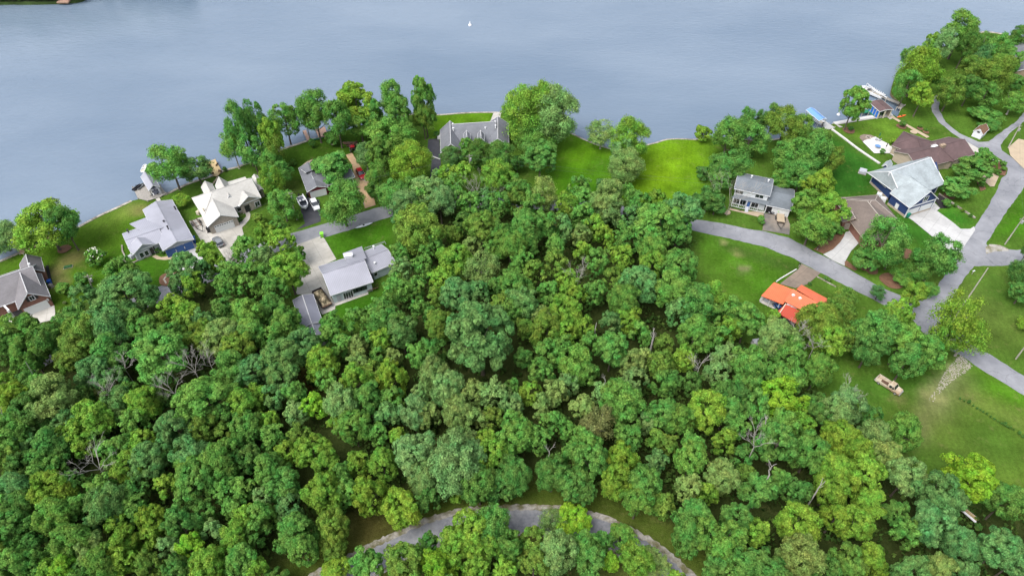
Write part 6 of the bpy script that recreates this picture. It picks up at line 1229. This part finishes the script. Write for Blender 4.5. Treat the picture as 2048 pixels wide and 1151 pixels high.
for (k, x, y, r, fx, fy, c, kind) in YARD:
    if kind in ('r1', 'r2', 'b2', 'b1', 't1', 't2') and k in ('Z1', 'Z2', 'Z3', 'Y1', 'Z7', 'Y2') and rr.random() < .75: kind = rr.choice(['a1', 'a2', 'a3'])
    if kind == 'r4': kind = rr.choice(['a1', 'a2', 'a3'])
    bx = G(k, fx, fy); u, v = px(k, x, y + .12 * r); zc = zsolve((bx.x, bx.y), v, 1.5, 22); Ht = max(3.0, min(22, zc / (.52 if kind == 'w1' else .585))); q = P(u, v, zc); Rm = r / FR[k][2] * depth(q) / FPX * 1.09
    # keep the crown over its pixel: shift the foot sideways where the survey's foot and crown disagree
    bx = Vector((bx.x * .35 + q.x * .65, bx.y, 0))
    tree((bx.x, bx.y), Ht, Rm, c, kind, 'trees in the yards and along the shore', treelabel(u, v, c, kind, 'tree'), rr, colmul=1.0)
# shrubs
SHR = [('Z1', 620, 700, 62, 'g'), ('Z1', 420, 900, 50, 'g'), ('Z1', 530, 840, 50, 'g'), ('Z6', 1350, 320, 75, 'y'), ('Z7', 130, 790, 110, 'd'), ('Z7', 190, 830, 80, 'd'), ('Z7', 100, 580, 60, 'd'), ('Z7', 320, 822, 13, 'd'), ('Z7', 385, 836, 17, 'd'), ('Z7', 545, 930, 32, 'g'), ('Z7', 545, 905, 20, 'y'),
 ('Z8', 1340, 610, 58, 'g'), ('Z8', 1410, 650, 48, 'g'), ('Z8', 1505, 665, 24, 'd'), ('Z8', 1510, 700, 20, 'g'), ('Z8', 1465, 728, 24, 'd'), ('Z8', 760, 370, 26, 'd'), ('Z8', 890, 385, 14, 'd'), ('Z8', 935, 412, 12, 'd'), ('Z8', 375, 405, 20, 'd'), ('Z8', 612, 570, 20, 'g'), ('Z8', 1345, 820, 24, 'd'), ('Z8', 690, 500, 25, 'y'), ('Z8', 1085, 960, 34, 'g'), ('Z8', 1150, 970, 16, 'd'), ('Z8', 1208, 1005, 14, 'o'), ('Z8', 1265, 1045, 14, 'd'),
 ('Z3', 115, 688, 20, 'd'), ('Z5', 315, 515, 30, 'd'), ('Y2', 325, 340, 36, 'g'), ('Y2', 835, 430, 40, 'd'), ('B1', 1600, 970, 10, 'o'), ('Z2', 395, 985, 24, 'd'), ('Z2', 430, 1010, 18, 'd'), ('Z2', 1070, 740, 18, 'd'), ('Z2', 1055, 690, 12, 'd'), ('Z2', 1195, 630, 18, 'd'), ('Z2', 1145, 640, 14, 'd'), ('Z2', 945, 325, 16, 'd'),
 ('B8', 370, 770, 110, 'y'), ('Y3', 1180, 660, 18, 'd'), ('Y3', 1150, 645, 14, 'd'), ('Y3', 1025, 690, 16, 'd'), ('B4', 640, 740, 60, 'g'), ('Z3', 940, 460, 60, 'g'), ('Z3', 640, 640, 30, 'd'), ('A8', 960, 135, 12, 'd'), ('A8', 700, 90, 60, 'o'), ('A8', 1040, 60, 50, 'g'), ('Z1', 155, 680, 1, 'g'), ('A4', 1700, 200, 50, 'b'), ('A4', 60, 60, 60, 'o'), ('Z7', 460, 420, 30, 'g'), ('Y3', 1290, 800, 70, 'o'), ('B4', 650, 880, 20, 'n'), ('Y8', 1700, 760, 30, 'd'), ('Z2', 150, 1080, 14, 'y')]
for (k, x, y, r, c) in SHR:
    if r < 5: continue
    u, v = px(k, x, y); Rm0 = r / FR[k][2] * .14; zc = Rm0 * .8; q = P(u, v, zc); Rm = r / FR[k][2] * depth(q) / FPX; q = P(u, v, Rm * .75)
    tree((q.x, q.y), Rm * 1.75, Rm, c, 'bush', 'garden shrubs', treelabel(u, v, c, 'bush', 'shrub'), rr, 'shrub', 'shrub')
mg = LBL[-len([q for q in SHR if q[3] >= 5])][0]; b = MB(); q_ = random.Random(8)
for i in range(26):
    a, e = q_.uniform(0, 6.28), q_.uniform(.1, 1.4); c_ = Vector((math.cos(a) * math.cos(e) * 4.7, math.sin(a) * math.cos(e) * 4.7, 6.0 + 5.6 * math.sin(e))); b.tube([c_, c_ + Vector((0, 0, .5))], [.12, .26], 6)
b.build('blossoms', 'flower', mg)
# hedge row of small conifers along the field
hl = [('Y4', x, y, r) for x, y, r in [(965, 592, 10), (990, 605, 9), (1017, 612, 15), (1045, 635, 9), (1068, 652, 9), (1088, 662, 9), (1105, 672, 11), (1128, 685, 9), (1150, 702, 9), (1172, 716, 9), (1195, 730, 9), (1215, 742, 9), (1233, 745, 15), (1252, 762, 10), (1268, 768, 12), (1290, 782, 8), (1322, 800, 14), (1347, 822, 13), (1375, 838, 10)]]
for i, (k, x, y, r) in enumerate(hl):
    q = G(k, x, y + r * .8); Rm = max(.26, (r / 3.029 * depth(q) / FPX) * (.62 if r < 12 else .85)); u, v = px(k, x, y)
    tree((q.x, q.y), Rm * 3.0, Rm, 'd', 'c1', 'row of small conifers along the field', treelabel(u, v, 'd', 'c1', 'sapling'), rr, 'conifer_sapling', 'sapling')
# white blossoms on the magnolia
# ------------------------------------------------ dead and bare trees
def dead(label, k, fx, fy, tx, ty, zb, seed, H=None, spread=.5, depthn=4, m='dead_wood', r0=.16, foot=None):
    """bare tree whose visible fork starts at height zb over the surveyed spot"""
    b0 = G(k, fx, fy, zb); top = px(k, tx, ty); L = max(3.5, zsolve((b0.x, b0.y), top[1], zb, 26) - zb) * 1.05; rq = random.Random(seed)
    r = thing('dead_tree', label, 'bare tree', (b0.x, b0.y, 0)); b = MB(r.location); lean = G(k, tx, ty, zb + L) - Vector((b0.x, b0.y, zb + L)); lean.z = 0; lean = lean * .8
    b.tube([(b0.x, b0.y, -.1), b0], [r0 * 1.3, r0], 6); tw = MB(r.location)
    def br(p, d, l, rad, n, tgt):
        q = p + d * l; mid = p + d * l * .5 + Vector((rq.uniform(-1, 1), rq.uniform(-1, 1), rq.uniform(-.5, .5))) * l * .07
        tgt.tube([p, mid, q], [rad, rad * .8, rad * .6], 5 if n > 1 else 4, cap=False)
        if n <= 0: return
        for i in range(3 if n > 1 else 4):
            a = rq.uniform(0, 6.28); e = (d + Vector((math.cos(a), math.sin(a), rq.uniform(-.2, .7))) * spread * rq.uniform(.7, 1.3)).normalized(); br(p + d * l * rq.uniform(.45, 1), e, l * rq.uniform(.5, .72), rad * .55, n - 1, tw)
    d0 = (Vector((0, 0, L)) + lean); l0 = d0.length; br(b0, d0.normalized(), l0 * .5, r0, depthn, b)
    for a_ in ((.7, 1.1), (2.8, .9), (4.6, 1.0)) if depthn > 2 else (): br(b0, (d0.normalized() + Vector((math.cos(a_[0] + seed), math.sin(a_[0] + seed), 0)) * spread * a_[1]).normalized(), l0 * .55, r0 * .8, depthn - 1, tw)
    b.build('trunk', m, r)
    if tw.v: tw.build('branches', m, r)
    return r
D = [('Y5', 215, 480, 120, 300, 7, 0, .15), ('Y5', 800, 440, 820, 360, 7, 4, .8), ('Y5', 1250, 460, 1150, 330, 8, 4, .7), ('Y5', 1350, 420, 1320, 310, 8, 4, .7), ('Y5', 1120, 600, 1020, 480, 8, 4, .7), ('Y5', 640, 1080, 520, 960, 7, 4, .8), ('Y5', 690, 600, 670, 490, 7, 4, .7),
     ('A4', 780, 370, 740, 130, 2, 5, .8), ('A4', 1520, 920, 1500, 780, 7, 4, .8), ('A5', 1118, 280, 1128, 60, 5, 0, .1), ('A5', 1555, 320, 1580, 190, 7, 1, .5), ('A5', 1185, 640, 1200, 570, 9, 2, .6), ('A7', 1200, 420, 1280, 330, 8, 4, .8), ('A7', 1330, 520, 1300, 420, 7, 4, .8), ('A7', 450, 680, 430, 580, 8, 3, .7),
     ('Y4', 290, 590, 300, 500, 8, 4, .6), ('Y8', 145, 370, 170, 240, 12, 1, .6), ('Y8', 500, 490, 560, 390, 9, 1, .3), ('A6', 370, 240, 390, 140, 9, 2, .6), ('Y8', 30, 160, 30, 20, 10, 4, .5), ('Z3', 1260, 800, 1230, 700, 3, 4, .8), ('A8', 500, 470, 400, 330, 2, 4, .6), ('Z7', 285, 862, 350, 560, 1, 5, .6), ('A7', 960, 1110, 965, 1020, 11, 1, .4), ('A7', 90, 480, 120, 330, 8, 1, .4), ('Y5', 30, 750, 0, 700, 9, 2, .6)]
DD = []; DT = {}
for i, (k, fx, fy, tx, ty, zb, n, sp_) in enumerate(D):
    u, v = px(k, tx, ty); DD.append((u, v))
    r = dead('x', k, fx, fy, tx, ty, zb, 300 + i, spread=sp_, depthn=n, m='bark_pale' if k == 'Z7' else 'dead_wood', r0=.07 if n > 1 else .12)
    t = treelabel(u, v, 'd', 'r1'); DT.setdefault(('leafless grey branchless snag' if n < 2 else 'leafless grey branching tree', t[3], t[4]), []).append((t[5], r))
for (a, b, c), L_ in DT.items():
    L_.sort(key=lambda q: q[0])
    for i, (d, o) in enumerate(L_): o['label'] = '%s %s %s' % (a, b, c) if len(L_) == 1 else '%s, %s %s %s' % (a, ORD[min(i, 11)], b, c)
# far bank trees
fr_ = random.Random(17)
for i in range(34):
    u = -130 + i * 15 + fr_.uniform(-4, 4); v = (-3 if u < 165 else -18 - (u - 165) * .07) - fr_.uniform(0, 14); p = P(u, v); c = fr_.choice('gdgyb'); kind = fr_.choice(['r1', 'r2', 't1', 'r3'])
    tree((p.x, p.y), fr_.uniform(11, 16), fr_.uniform(3.6, 5.2), c, kind, 'trees on the far bank at the top left', treelabel(u, v, c, kind, 'tree', ('the pink landing on the far bank', 128, 5)), rr)
for i in range(24):
    u = -10 + i * 7.4 + fr_.uniform(-2, 2); v = 4.2 - max(0, u - 60) * .025 + fr_.uniform(-1.2, .6)
    if 112 < u < 142: continue
    p = P(u, v); c = fr_.choice('dgdy'); Rm = fr_.uniform(1.5, 2.6)
    tree((p.x, p.y), Rm * 1.9, Rm, c, 'bush', 'shrubs on the far bank at the top left', treelabel(u, v, c, 'bush', 'shrub', ('the pink landing on the far bank', 128, 5)), rr, 'shrub', 'shrub', colmul=.7)
r = thing('landing', 'small pinkish landing on the far bank at the top left', 'landing', P(128, 5)); MB(r.location).box(P(128, 3, .2), (5, 3, .5)).build('deck', 'wood_pink', r)
finish_labels()
bpy.context.view_layer.update()
